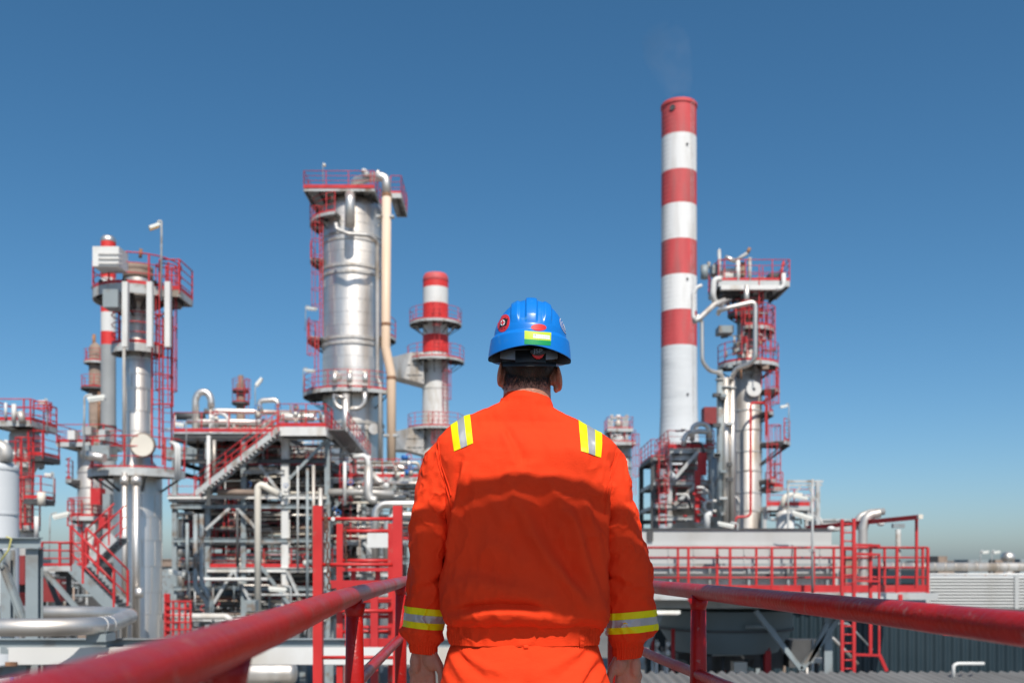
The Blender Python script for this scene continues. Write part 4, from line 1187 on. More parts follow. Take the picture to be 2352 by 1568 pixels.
# ================================================================== towers on the left
# ---- silver column with a round top deck
D = 38.; D2 = D+.9
c = (X(317, D2), D2)
def rr(px): return L(px, D2)
def ZZ(py): return Z(py, D)
def q(px, py, dd=0.): return at(px, py, D+dd)
t = thing('absorber_column', 'silver column with a wide round crown deck and a thick lower shaft behind the rack pipes', 'column', (c[0], c[1], GZ))
R0 = rr(52.5); R1 = rr(30.5)
column(t, c, [(R0, GZ), (R0, ZZ(1092)), (R0*.9, ZZ(1072)), (rr(33), ZZ(1052)), (R1, ZZ(1030)), (R1, ZZ(800)), (rr(27), ZZ(790)), (rr(25), ZZ(660)), (rr(31), ZZ(645)), (rr(30), ZZ(628))], clad, 56)
seam_bands(t, c, R1, [ZZ(p) for p in (815, 852, 884, 888, 938, 985)], clad, .05, .012)
seam_bands(t, c, R0, [ZZ(p) for p in (1130, 1185, 1240, 1300, 1360, 1410)], clad, .04, .008)
seam_bands(t, c, rr(25), [ZZ(p) for p in (680, 700, 715, 735, 760)], cladw, .08, .03)
sheet_seams(t, c, R0, [ZZ(p) for p in (1100, 1130, 1185, 1240, 1300, 1360, 1410, 1470)], 4, 5)
sheet_seams(t, c, R1, [ZZ(p) for p in (815, 852, 885, 938, 985, 1025)], 3, 6)
MB().lathe([(rr(31), ZZ(626)), (rr(33), ZZ(624)), (rr(33), ZZ(612)), (rr(31), ZZ(610)), (rr(33), ZZ(608)), (rr(33), ZZ(598)), (rr(28), ZZ(594)), (rr(2), ZZ(592))], (c[0], c[1], 0), 40).build('rusty_flange_lid', brown, t)
MB().tube([q(322, 592, .5), q(324, 572, .5)], .07, 8).build('lifting_davit', rust, t)
top = round_platform(t, c, Z(650, D2), rr(30), rr(97), -215, 35, fascia=.34, h=1.18)
for a_ in range(-200, 30, 38):
    e = Vector((math.cos(math.radians(a_)), math.sin(math.radians(a_)), 0))
    MB().bar(Vector((c[0], c[1], ZZ(700)))+e*rr(25), Vector((c[0], c[1], ZZ(652)))+e*rr(98), .14, .12).build('strut', darksteel, t)
rect_platform(t, X(380, D), X(424, D), D-.6, D+.9, ZZ(676), 'fr', h=1.15, fascia=.25, levels=(1.15, .85, .55, .25))
mid = round_platform(t, c, Z(786, D2), rr(26), rr(58), -205, 25, fascia=.3, h=1.2)
low = round_platform(t, c, Z(1072, D2), R1, rr(108), -180, 0, fascia=.3, h=1.18, toe=.05)
for px_k, dd in ((289, -1.3), (345, -1.4), (386, -.9)):
    MB().bar(q(px_k, 648, dd), q(px_k+(-1 if px_k < 300 else 0), 797, dd), .20).build('support_column', white, t)
MB().box(q(254, 597, -1.0), (L(58, D), .9, L(44, D))).build('white_panel', white, t)
for k in range(3): MB().bar(q(226, 583+k*11, -1.49), q(282, 583+k*11, -1.49), .03).build('panel_groove', cladw, t)
MB().box(q(262, 690, -.6), (L(34, D), .7, L(40, D))).build('junction_tank', bluegrey, t)
MB().disc(q(328, 1022, -.7), L(25, D), (.12, -1, 0), 36, .16).build('blind_flange', cream, t)
MB().disc(q(328, 1022, -.58), L(28, D), (.12, -1, 0), 36, .14).build('bolt_ring', brown, t)
for k in range(26):
    a = 2*PI*k/26
    MB().disc(q(328+26*math.cos(a), 1022+26*math.sin(a), -.70), L(1.6, D), (.12, -1, 0), 6, .12).build('bolt', brown, t)
MB().tube([q(328, 1022, .3), q(328, 1022, -.55)], L(26, D), 28).build('manway_neck', clad, t)
ladder(t, (X(366, D), D-.2), ZZ(1068), ZZ(788), -40, r=.036)
ladder(t, (X(376, D), D+.2), ZZ(1030), ZZ(668), -65, r=.036)
ladder(t, (X(378, D), D+.3), ZZ(788), ZZ(660), 30, cage=False)
MB().tube([q(283, 760, -.6), q(285, 800, -.6), q(285, 1035, -.6)], L(4, D), 10).build('white_riser', white, t)
for xk, y0_, y1_ in ((286, 1085, 1470), (313, 1100, 1470)):
    MB().tube([q(xk, y0_, -1.0), q(xk, y1_, -1.0)], L(6.5 if xk < 300 else 8, D), 14).build('riser', clad, t)
    MB().tube([q(xk, 1094, -1.0), q(xk, 1112, -1.0)], L(9.5 if xk < 300 else 11, D), 14).build('riser_joint', clad, t)
MB().tube([q(320, 1350, -1.3), q(320, 1372, -1.3)], L(9, D), 14).build('valve_body', clad, t)
MB().tube([q(405, 1102, -1.4), q(405, 1020, -1.4), q(392, 1016, -1.2)], L(4.3, D), 10, .2).build('instrument_tube', white, t)
MB().tube([q(412, 1102, -1.4), q(412, 1022, -1.4), q(400, 1017, -1.2)], L(3.6, D), 10, .2).build('instrument_tube', white, t)
MB().tube([q(190, 1042, -1.2), q(240, 1052, -1.4)], L(10, D), 14).build('side_drum', clad, t)
MB().box(q(230, 1040, -.6), (L(60, D), .8, L(30, D))).build('instrument_box', bluegrey, t)
lamp_post('flood lamp on a thin pole rising above the round crown deck', q(370, 690, -1.5), q(371, 506, -1.5), q(343, 516, -1.7), glass=lampglass, r=.04, hw=.15)

# ---- banded stack behind it
D = 92.; c = (X(249, D), D)
t = thing('flue_stack', 'slim grey stack with red and white top bands rising behind the round crown deck', 'flue stack', (c[0], D, GZ))
w_ = L(16.5, D)
striped(t, c, [(Z(557, D), Z(578, D), w_, w_, redsharp), (Z(578, D), Z(625, D), w_, w_, white), (Z(625, D), Z(640, D), w_, w_, redsharp), (Z(640, D), Z(683, D), w_, w_, white), (Z(683, D), Z(719, D), w_, w_, redsharp), (Z(719, D), Z(763, D), w_, w_, white), (Z(763, D), Z(793, D), w_, w_, redsharp)], 36)
column(t, c, [(w_*1.05, GZ), (w_, Z(793, D))], slimgrey, 36)
MB().lathe([(w_, Z(557, D)), (w_*1.05, Z(556, D)), (w_*.98, Z(548, D)), (w_*.7, Z(543, D)), (.02, Z(542, D))], (c[0], D, 0), 28).build('cowl', clad, t)
seam_bands(t, c, w_, [Z(980, D)], darksteel, .2, .06)
# ---- brown column behind
D = 102.; c = (X(219, D), D)
t = thing('old_column', 'weathered brown column with two ring platforms behind the slim grey stack', 'column', (c[0], D, GZ))
column(t, c, [(L(14, D), GZ), (L(14, D), Z(800, D)), (L(10, D), Z(792, D)), (.02, Z(785, D))], brown, 28)
round_platform(t, c, Z(826, D), L(12, D), L(25, D), -200, 20, h=1.2); round_platform(t, c, Z(886, D), L(14, D), L(31, D), -200, 20, h=1.2, mat=darksteel)
MB().tube([at(216, 800, D), at(216, 768, D)], .18, 8).build('vent_stub', rust, t)
MB().tube([at(228, 990, D-1), at(228, 900, D-1)], L(4, D), 8).build('side_pipe', rust, t)
# ---- mid column below/behind the round deck
D = 55.; c = (X(207, D), D)
t = thing('stripping_column', 'silver column with red platforms standing behind the stairs', 'column', (c[0], D, GZ))
R0 = L(27, D)
column(t, c, [(R0, GZ), (R0, Z(1025, D)), (R0*.8, Z(1012, D)), (.02, Z(1005, D))], cladw, 36)
seam_bands(t, c, R0, [Z(p, D) for p in (1085, 1120, 1160)], cladw, .08, .03)
rect_platform(t, X(157, D), X(262, D), D-1.4, D+1.2, Z(1022, D), 'fblr', h=.95, levels=(.95, .6, .3))
round_platform(t, c, Z(1100, D), R0, L(52, D), -200, -120, h=1.1); round_platform(t, c, Z(1185, D), R0, L(48, D), -200, 10, h=1.0)
ladder(t, (X(232, D), D-R0), Z(1195, D), Z(1110, D), -60); ladder(t, (X(190, D), D-R0), Z(1300, D), Z(1190, D), -90)
for k, (xk, yk, w, h_, m_) in enumerate(((170, 1000, 16, 20, white), (205, 990, 20, 18, cladw), (240, 1000, 14, 24, steel), (225, 1140, 22, 36, red), (250, 1150, 16, 30, bluegrey), (215, 1215, 20, 22, steel), (240, 1200, 14, 26, red))):
    MB().box(at(xk, yk, D-1.4), (L(w, D), .7, L(h_, D))).build('instrument_cabinet', m_, t)
# ---- far-left column
D = 45.; c = (X(57, D), D)
t = thing('fractionator', 'squat silver column with a square red railed deck at the picture edge', 'column', (c[0], D, GZ))
R0 = L(33, D)
column(t, c, [(L(19, D), GZ), (L(19, D), Z(1125, D)), (L(21, D), Z(1085, D)), (R0*.86, Z(1072, D)), (R0, Z(1050, D)), (R0, Z(1000, D)), (R0*.8, Z(988, D)), (.02, Z(982, D))], cladw, 40)
rect_platform(t, X(6, D), X(102, D), D-1.3, D+1.2, Z(975, D), 'fblr', h=.95, levels=(.95, .6, .3)); 
rect_platform(t, X(92, D), X(124, D), D-1.1, D+.6, Z(1052, D), 'fr', h=1.1, levels=(1.1, .75, .4), mat=darksteel)
round_platform(t, c, Z(1060, D), R0, L(45, D), -190, 0, h=.9); round_platform(t, c, Z(1206, D), L(19, D), L(36, D), -190, 0, h=1.1)
ladder(t, (X(84, D), D-.9), Z(1215, D), Z(1060, D), -80, w=.5, r=.045); ladder(t, (X(106, D), D-.7), Z(1060, D), Z(978, D), -40)
for (xa, ya, xb, yb_, r_, m_) in ((32, 968, 32, 928, 5, white), (13, 960, 13, 925, 3, white), (52, 970, 46, 945, 8, cladw), (14, 1010, 14, 1060, 4, white), (5, 1042, 40, 1042, 4, white), (95, 1130, 95, 1160, 9, cream), (84, 1185, 84, 1235, 5, white)):
    MB().tube([at(xa, ya, D-1.4), at(xb, yb_, D-1.4)], L(r_, D), 10).build('nozzle', m_, t)
rect_platform(t, X(92, D), X(130, D), D-1.5, D-.2, Z(1150, D), 'fr', h=1.0, levels=(1., .66, .33), mat=darksteel)
# ---- grey tank at the edge
D = 22.; c = (X(-18, D), D)
t = thing('storage_tank', 'plain grey cylindrical tank cut off by the picture edge above the steel truss', 'tank', (c[0], D, GZ))
R0 = L(56, D)
column(t, c, [(R0, GZ), (R0, Z(1075, D)), (R0*.97, Z(1068, D)), (R0*.5, Z(1055, D)), (.02, Z(1050, D))], stackgrey, 48)
seam_bands(t, c, R0, [Z(1078, D), Z(1180, D)], stackgrey, .05, .015)
MB().tube([at(12, 1060, D-.2), at(12, 1030, D-.2), at(-10, 1022, D-.2)], L(16, D), 14, .15).build('vent_neck', cladw, t)

# ================================================================== staircases
def staircase(label, top, bot, wy, nst, mat=None, rail=True, rmat=None, sh=.28, extra=None):
    """wy: second side of the flight as an offset vector"""
    top, bot, wy = Vector(top), Vector(bot), Vector(wy)
    s = thing('staircase', label, 'staircase', bot)
    for o in (Vector((0, 0, 0)), wy):
        MB().bar(top+o, bot+o, .05, sh).build('stringer', mat or steel, s)
        if rail:
            hold = bpy.data.objects.new('side_railing', None); COL.objects.link(hold); hold.parent = s; ORG[hold.name] = ORG[s.name]
            railing(hold, [bot+o, top+o], 1.0, (1.0, .66, .33), 1.1, toe=0, mat=rmat)
    d = (bot-top); hz = Vector((d.x, d.y, 0)); wl_ = wy.length
    rz = math.atan2(hz.y, hz.x)
    for k in range(nst):
        p = top+d*((k+.5)/nst)+wy/2
        placed('tread', ('tread', round(wl_, 2), round(hz.length/nst, 3)), lambda mb: mb.box((0, 0, 0), (max(.22, hz.length/nst*.95), wl_-.06, .045)), grating, s, p, rz)
    return s
staircase('long diagonal steel stair descending from the landing of the process structure', at(640, 985, 56), at(447, 1134, 56), (0, 1.2, 0), 22)
staircase('stair with red railings dropping away at the landing beside the largest column', at(752, 985, 57), at(812, 1052, 66), (1.1, 0, 0), 16)
staircase('stair with red handrails and grey stringer leading down from the truss landing', at(163, 1300, 25), at(262, 1400, 25), (0, .9, 0), 12, bluegrey)
staircase('upper red railed flight crossing behind the stair landing', at(262, 1232, 30), at(190, 1300, 30), (0, .9, 0), 10)
staircase('steep red railed flight in the middle of the process structure', at(565, 1000, 60), at(470, 1075, 60), (0, 1.0, 0), 14)
t = thing('stair_landing', 'small red railed landing at the head of the grey stringer stair', 'landing', at(130, 1300, 25))
rect_platform(t, X(96, 25), X(163, 25), 25, 26, Z(1300, 25), 'fb', h=.6, fascia=.12, levels=(.6, .4, .2), toe=.06)
MB().bar(at(103, 1312, 25), at(180, 1400, 25), .12, .1).build('brace', bluegrey, t); MB().bar(at(158, 1310, 25.8), at(158, 1470, 25.8), .1).build('leg', darksteel, t)
MB().bar(at(103, 1310, 25.8), at(140, 1400, 25.8), .1).build('brace', darksteel, t)

# ================================================================== the big process structure between the columns
F0, F1 = 58., 68.
t = thing('process_structure', 'open steel process structure with red railed decks and diagonal braces between the silver columns', 'steel structure', (X(560, F0), F0, GZ))
cols = (402, 478, 560, 656, 752)
for xk in cols:
    for yy in (F0, (F0+F1)/2, F1):
        zt = Z(992, F0)-.2
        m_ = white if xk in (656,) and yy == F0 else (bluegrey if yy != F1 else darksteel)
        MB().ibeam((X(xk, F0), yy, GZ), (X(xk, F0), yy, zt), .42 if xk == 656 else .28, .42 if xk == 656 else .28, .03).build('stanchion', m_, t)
for zk, m_, x0_, x1_ in ((1002, darksteel, 402, 752), (1060, darksteel, 402, 752), (1084, steel, 560, 656), (1141, white, 388, 752), (1163, bluegrey, 395, 752), (1240, bluegrey, 402, 752), (1308, white, 478, 752), (1350, bluegrey, 402, 752), (1420, steel, 402, 752)):
    for yy in (F0-.25, (F0+F1)/2, F1):
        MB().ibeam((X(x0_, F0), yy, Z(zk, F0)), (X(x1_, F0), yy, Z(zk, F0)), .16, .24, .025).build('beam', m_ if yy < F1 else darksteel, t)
    for xk in cols:
        MB().ibeam((X(xk, F0), F0, Z(zk, F0)), (X(xk, F0), F1, Z(zk, F0)), .16, .24, .025).build('beam', darksteel, t)
for a, b, dd, m_ in (((596, 1068), (648, 1138), -.4, steel), ((664, 1100), (752, 1008), -.4, bluegrey), ((745, 1186), (826, 1112), 1.5, bluegrey), ((473, 1216), (528, 1166), -.4, steel), ((544, 1166), (588, 1212), -.4, steel),
                     ((491, 1385), (535, 1312), -.4, steel), ((539, 1312), (575, 1378), -.4, steel), ((410, 1150), (478, 1240), 4, darksteel), ((560, 1240), (656, 1310), 4, bluegrey), ((656, 1240), (750, 1310), 5, darksteel), ((600, 1300), (690, 1420), -.4, bluegrey), ((540, 1005), (600, 1060), 4, darksteel), ((660, 1310), (700, 1400), -.4, steel)):
    MB().bar(at(a[0], a[1], F0+dd), at(b[0], b[1], F0+dd), .20, .16).build('brace', m_, t)
rect_platform(t, X(400, F0), X(640, F0), F0, F1, Z(992, F0), 'fb', h=1.15, fascia=.5, levels=(1.15, .6), toe=.2)
rect_platform(t, X(638, 56.5), X(748, 56.5), 56.5, 58.6, Z(980, 56.5), 'fr', h=1.3, fascia=.5, mat=white, levels=(1.3, .9, .45), toe=.22)
rect_platform(t, X(388, F0), X(478, F0), F0, F1-2, Z(1140, F0), 'f', h=1.1, fascia=.3)
rect_platform(t, X(478, F0), X(752, F0), F0+1, F1, Z(1064, F0), 'f', h=1.1, fascia=.3, mat=darksteel)
rect_platform(t, X(480, F0), X(752, F0), F0, F1, Z(1303, F0), 'fr', h=1.1, fascia=.3, levels=(1.1, .75, .4), toe=.22)
rect_platform(t, X(402, F0), X(480, F0), F0+3, F1, Z(1240, F0), 'f', h=1.1, fascia=.3, mat=darksteel)
rect_platform(t, X(400, F0), X(752, F0), F0+2, F1, Z(1380, F0), 'f', h=1.1, fascia=.3, mat=grating)
# extension to the foot of the big column
t2 = thing('pump_structure', 'lower steel platform with a red toe plate at the foot of the largest column', 'steel structure', (X(850, 60), 60, GZ))
for xk in (760, 836, 905, 968):
    for yy in (60, 66): MB().ibeam((X(xk, 60), yy, GZ), (X(xk, 60), yy, Z(1098, 60)), .26, .26, .03).build('stanchion', bluegrey if yy == 60 else darksteel, t2)
rect_platform(t2, X(756, 60), X(970, 60), 60, 66, Z(1096, 60), 'f', h=1.1, fascia=.34, levels=(1.1, .6), toe=.2)
rect_platform(t2, X(756, 60), X(970, 60), 60, 66, Z(1240, 60), 'f', h=1.1, fascia=.3, levels=(1.1, .75, .4), toe=.2)
for zk in (1150, 1200, 1290, 1340): MB().ibeam((X(756, 60), 60, Z(zk, 60)), (X(970, 60), 60, Z(zk, 60)), .16, .24, .025).build('beam', bluegrey, t2)
MB().bar(at(740, 1190, 59.6), at(826, 1112, 59.6), .22, .16).build('brace', bluegrey, t2); MB().bar(at(905, 1330, 59.6), at(836, 1245, 59.6), .2, .16).build('brace', steel, t2)

# ---- pipework of the structure: the ones one can pick out, then the rest
def P(label, pts, r, m_, dd=56.5, bend=None, name='process_pipe', group=None):
    dp = lambda p: at(p[0], p[1], p[2] if len(p) > 2 else dd)
    return pipe(name, label, [dp(p) for p in pts], L(r, dd), m_, bend if bend is not None else L(r*3.2, dd), group)
P('fat silver gooseneck pipe arching above the upper deck', [(449, 990), (449, 915), (458, 900), (476, 900), (485, 915), (485, 935)], 8, clad, 60, 1.2)
P('thinner pipe continuing down beneath the silver gooseneck', [(484, 930), (484, 1060), (484, 1175)], 4.5, clad, 60)
P('long beige silver pipe lying along the upper deck railing', [(430, 968), (470, 968), (520, 968), (630, 970)], 6.5, clad, 60)
P('horizontal silver pipe above the upper deck behind the railing', [(470, 943), (500, 943), (690, 948)], 6.0, clad, 62)
P('short flat topped pipe bridging above the landing', [(600, 945), (592, 920), (636, 918), (640, 935)], 6, clad, 61)
P('white hooped pipe on the upper deck', [(487, 985), (487, 952), (510, 948), (524, 960), (524, 985)], 4, white, 59)
P('thick clad header pipe crossing the upper deck', [(400, 955), (470, 957)], 9, darksteel, 63)
P('tall cream standpipe with a bent head in front of the process structure', [(592, 1425), (592, 1118), (600, 1112), (640, 1135)], 7.8, cream, 52, .5)
P('rust streaked horizontal pipe behind the cream standpipe', [(500, 1129), (586, 1131)], 7, brown, 57)
P('grey vertical pipe of the bent pair, the one nearer the silver column', [(449, 1180), (449, 1352), (475, 1380), (475, 1412)], 5.5, bluegrey, 48, .5)
P('grey vertical pipe of the bent pair, the one nearer the cream standpipe', [(463, 1180), (463, 1340), (483, 1375), (483, 1412)], 5.5, bluegrey, 48, .5)
P('white horizontal pipe running low behind the red handrail', [(366, 1415), (520, 1415), (534, 1428)], 7.5, white, 40, .3)
P('white inverted U pipe, the outer of two behind the ladder frames', [(862, 1300), (862, 1157), (962, 1157), (1000, 1157)], 8.5, clad, 32, .35)
P('white inverted U pipe, the inner of two behind the ladder frames', [(888, 1300), (888, 1182), (962, 1182), (1000, 1182)], 7, clad, 32, .35)
P('grey hooked pipe hanging below the feed risers', [(846, 1070), (846, 1130), (852, 1148), (866, 1148)], 10, cladw, 55, .7)
P('thick dark horizontal pipe under the pump platform', [(755, 1130), (838, 1130), (905, 1135)], 8.5, cladw, 58)
P('curved silver elbow at the foot of the beige line', [(899, 1130), (905, 1075), (925, 1072), (936, 1095), (936, 1130)], 8, clad, 64, 1.0)
P('slanting brown pipe beneath the beige line', [(850, 1085), (905, 1140)], 8, cladw, 60)
P('pale upright pipe with elbows beside the pump platform', [(812, 1050), (838, 1045), (846, 1060), (846, 1080)], 6, white, 59, .4)
for k, (xk, y0_, y1_, r_, m_) in enumerate(((479, 1000, 1160, 4.5, white), (492, 1010, 1095, 4.5, cladw), (706, 1075, 1420, 3.4, bluegrey), (720, 1068, 1300, 4, cladw), (684, 1070, 1300, 2.6, steel), (736, 1120, 1330, 5, cladw), (792, 1060, 1160, 4, white), (545, 1170, 1300, 3, darksteel), (430, 1200, 1330, 4, bluegrey))):
    P(['upright pipe at the head of the long diagonal stair', 'second upright pipe under the upper deck by the gooseneck', 'thin upright pipe close to the red ladder frame', 'upright pipe with a foot bend between stanchion and ladder frame', 'thinnest upright pipe beside the pale stanchion', 'stout upright pipe under the stair beside the largest column', 'upright pale pipe in front of the pump platform', 'dark upright pipe in the middle bay of the structure', 'upright pipe in the shaded bay beside the silver column'][k],
      [(xk, y0_), (xk, y1_)], r_, m_, 57)
rg = random.Random(11)
lab_h = 'thin horizontal process pipe among many threading the steel process structure'
lab_v = 'thin upright process pipe among many threading the steel process structure'
def clutter(where, x0_, x1_, ya, yb_, d0, d1, nh, nv_, rmin=1.2, rmax=4.2):
    ms = [clad, cladw, white, steel, bluegrey, darksteel, cladw, brown, steel, darksteel, cladw, brown]
    WHAT = ('level', 'bent level')
    for k in range(nh):
        d = rg.uniform(d0, d1); y = rg.uniform(ya, yb_); a = rg.uniform(x0_, x0_+(x1_-x0_)*.55); b = min(x1_, a+rg.uniform(.25, .8)*(x1_-x0_)); r_ = rg.uniform(rmin, rmax)
        pts = [at(a, y, d), at(b, y, d)]
        if rg.random() < .45: pts.append(at(b, min(yb_+20, y+rg.uniform(15, 60)), d))
        if rg.random() < .3: pts.insert(0, at(a, max(ya-10, y-rg.uniform(12, 40)), d))
        o_ = pipe('process_pipe', lab_h, pts, L(r_, d), rg.choice(ms), L(r_*2.5, d), 'thin process pipes in the steel structure', n=8); note(o_, WHAT[len(pts) > 2]+' pipe', where, pts[0].z)
    WHAT = ('upright', 'bent upright')
    for k in range(nv_):
        d = rg.uniform(d0, d1); x = rg.uniform(x0_, x1_); a = rg.uniform(ya, ya+(yb_-ya)*.5); b = min(yb_, a+rg.uniform(30, 110)); r_ = rg.uniform(rmin, rmax*.8)
        pts = [at(x, a, d), at(x, b, d)]
        if rg.random() < .5: pts.append(at(x+rg.choice((-1, 1))*rg.uniform(10, 35), b, d))
        o_ = pipe('riser_pipe', lab_v, pts, L(r_, d), rg.choice(ms), L(r_*2.5, d), 'thin process pipes in the steel structure', n=8); note(o_, WHAT[len(pts) > 2]+' pipe', where, pts[0].z)
clutter('on the upper deck', 400, 650, 940, 985, 60, 66, 8, 7)
clutter('behind the stair landing', 640, 750, 940, 975, 59, 66, 5, 4)
clutter('just under the upper deck', 400, 752, 1012, 1060, 59, 67, 18, 8)
clutter('behind the long diagonal stair', 500, 752, 1068, 1135, 59, 67, 20, 14)
clutter('in the middle bays', 395, 752, 1150, 1300, 60, 67, 26, 22)
clutter('in the lowest bays', 400, 752, 1305, 1440, 57, 66, 34, 20)
clutter('under the truss landing', 100, 262, 1310, 1465, 30, 44, 16, 12, 1.5, 6)
clutter('beside the silver column', 395, 480, 1150, 1440, 60, 66, 16, 10)
clutter('on the pump platform', 756, 970, 1050, 1095, 60, 65, 7, 7)
clutter('beneath the pump platform', 756, 970, 1100, 1235, 59, 65, 18, 10)
clutter('by the ladder frames', 756, 930, 1245, 1400, 58, 64, 14, 8)
def bright_runs(where, x0_, x1_, ya, yb_, n):
    for k in range(n):
        y = ya+(yb_-ya)*(k+rg.uniform(.1, .9))/n; d = rg.uniform(58.7, 60.5); a = rg.uniform(x0_, x1_-90); r_ = rg.uniform(1.3, 3.0)
        pts = [at(a, y, d), at(min(x1_, a+rg.uniform(60, 200)), y, d)]
        if rg.random() < .35: pts.append(pts[-1]-Vector((0, 0, rg.uniform(.4, 1.6))))
        o_ = pipe('front_pipe', lab_h, pts, L(r_, d), rg.choice((white, clad, clad, cladw, cream, steel)), L(r_*2.5, d), 'thin process pipes in the steel structure', n=8)  # plain process pipes along the front, no particular duty
        note(o_, 'front pipe run', where, pts[0].z)
bright_runs('in the lowest bays', 478, 740, 1318, 1440, 22)
bright_runs('in the middle bays', 402, 740, 1172, 1296, 14)
bright_runs('behind the long diagonal stair', 560, 752, 1072, 1134, 9)
bright_runs('just under the upper deck', 410, 640, 1012, 1050, 5)
bright_runs('beneath the pump platform', 756, 960, 1104, 1236, 14)
def conduits(where, x0_, x1_, ya, yb_, d0, d1, n):
    for k in range(n):
        d = rg.uniform(d0, d1); m_ = rg.choice((darksteel, darksteel, bluegrey, steel, brown)); r_ = rg.uniform(.7, 1.5)
        if rg.random() < .6:
            y = rg.uniform(ya, yb_); a = rg.uniform(x0_, x1_-60); pts = [at(a, y, d), at(a+rg.uniform(50, 150), y+rg.uniform(-3, 3), d)]
        else:
            x = rg.uniform(x0_, x1_); a = rg.uniform(ya, yb_-30); pts = [at(x, a, d), at(x, a+rg.uniform(30, 90), d)]
        o_ = MB().tube(pts, L(r_, d), 6).build('conduit', m_); note(o_, ('level' if abs(pts[0].z-pts[1].z) < .3 else 'upright')+' slender conduit', where, pts[0].z)
        tag(o_, 'slender conduit among many strung through the steel process structure', 'conduit', 'slender conduits in the steel structure')
conduits('just under the upper deck', 400, 752, 1010, 1062, 58.5, 67, 40)
conduits('behind the long diagonal stair', 480, 752, 1068, 1135, 58.5, 67, 45)
conduits('in the middle bays', 400, 752, 1150, 1300, 58.5, 67, 70)
conduits('in the lowest bays', 400, 752, 1305, 1440, 57, 66, 60)
conduits('beneath the pump platform', 756, 960, 1100, 1400, 58.5, 65, 60)
for k in range(76):  # dark boxes added to deepen the shade in the gaps between pipes
    reg = ((500, 740, 1085, 1130), (410, 740, 1190, 1235), (410, 740, 1330, 1372), (770, 950, 1120, 1150), (770, 950, 1190, 1235), (410, 640, 1015, 1045))[k % 6]
    d = rg.uniform(62, 67.5); o = MB().box(at(rg.uniform(reg[0], reg[1]), rg.uniform(reg[2], reg[3]), d), (rg.uniform(1., 2.8), 1.2, rg.uniform(.6, 1.3))).build('backdrop_casing', rg.choice((darksteel, darksteel, darksteel, brown, bluegrey)))
    note(o, 'added backdrop casing', ('behind the long diagonal stair', 'deep in the middle bays', 'deep in the lowest bays', 'under the pump platform', 'low under the pump platform', 'deep under the upper deck')[k % 6], o.data.vertices[0].co.z)
    tag(o, 'dark casing added to deepen the shade inside the steel process structure', 'equipment', 'dark casings added deep in the structure')
    MB().tube([Vector(o.data.vertices[0].co), Vector(o.data.vertices[0].co)+Vector((0, 0, 1.2))], .09, 8).build('stub_pipe', cladw, o)
def drum(name, label, c, r, ln, m_, axis=(1, 0, 0), group=None):
    c = Vector(c); a = Vector(axis).normalized()
    pts = [c-a*ln/2, c-a*(ln/2-r*.12), c-a*(ln/2-r*.45), c+a*(ln/2-r*.45), c+a*(ln/2-r*.12), c+a*ln/2]
    o = MB().tube(pts, [r*.3, r*.75, r, r, r*.75, r*.3], 20).build(name, m_); tag(o, label, 'drum', group)
    for k in (-.25, .25):
        MB().box(c+a*ln*k-Vector((0, 0, r*.95)), (r*.5 if abs(a.x) > .5 else r*1.4, r*1.4 if abs(a.x) > .5 else r*.5, r*.6)).build('saddle', darksteel, o)
        MB().tube([c+a*ln*k*.6+Vector((0, 0, r*.8)), c+a*ln*k*.6+Vector((0, 0, r*1.35))], r*.22, 10).build('nozzle', m_, o)
    return o
drum('exchanger_drum', 'silver drum lying on the low deck behind the cream standpipe', at(540, 1285, 62), L(16, 62), 3.2, clad)
drum('exchanger_drum', 'fat pale drum near the pump platform foot', at(830, 1205, 62), L(16, 62), 3.0, cladw)
drum('exchanger_drum', 'drum on the mid deck beside the pale stanchion', at(705, 1118, 62), L(13, 62), 2.6, cladw)
drum('exchanger_drum', 'silver drum near the ground below the long white beam', at(600, 1545, 50), L(26, 50), 3.6, clad)
drum('exchanger_drum', 'drum lying on the upper deck below the landing rail', at(680, 958, 62), L(10, 62), 2.4, clad)
drum('exchanger_drum', 'drum in the shaded bay under the long diagonal stair', at(440, 1265, 63), L(14, 63), 2.2, cladw)
for k in range(22):
    xk = rg.uniform(0, 262); yk = rg.uniform(1300, 1455); d = rg.uniform(34, 48)
    o = MB().box(at(xk, yk, d), (rg.uniform(.5, 1.8), .8, rg.uniform(.4, 1.4))).build('backdrop_casing', rg.choice((darksteel, darksteel, brown, bluegrey, darkred)))
    tag(o, 'dark casing', 'equipment', 'dark casings behind the rack pipes'); note(o, 'added backdrop casing', 'behind the rack pipes', Z(yk, d))
    MB().bar(at(xk, yk, d), (X(xk, d), d, GZ), .25).build('plinth', darksteel, o)
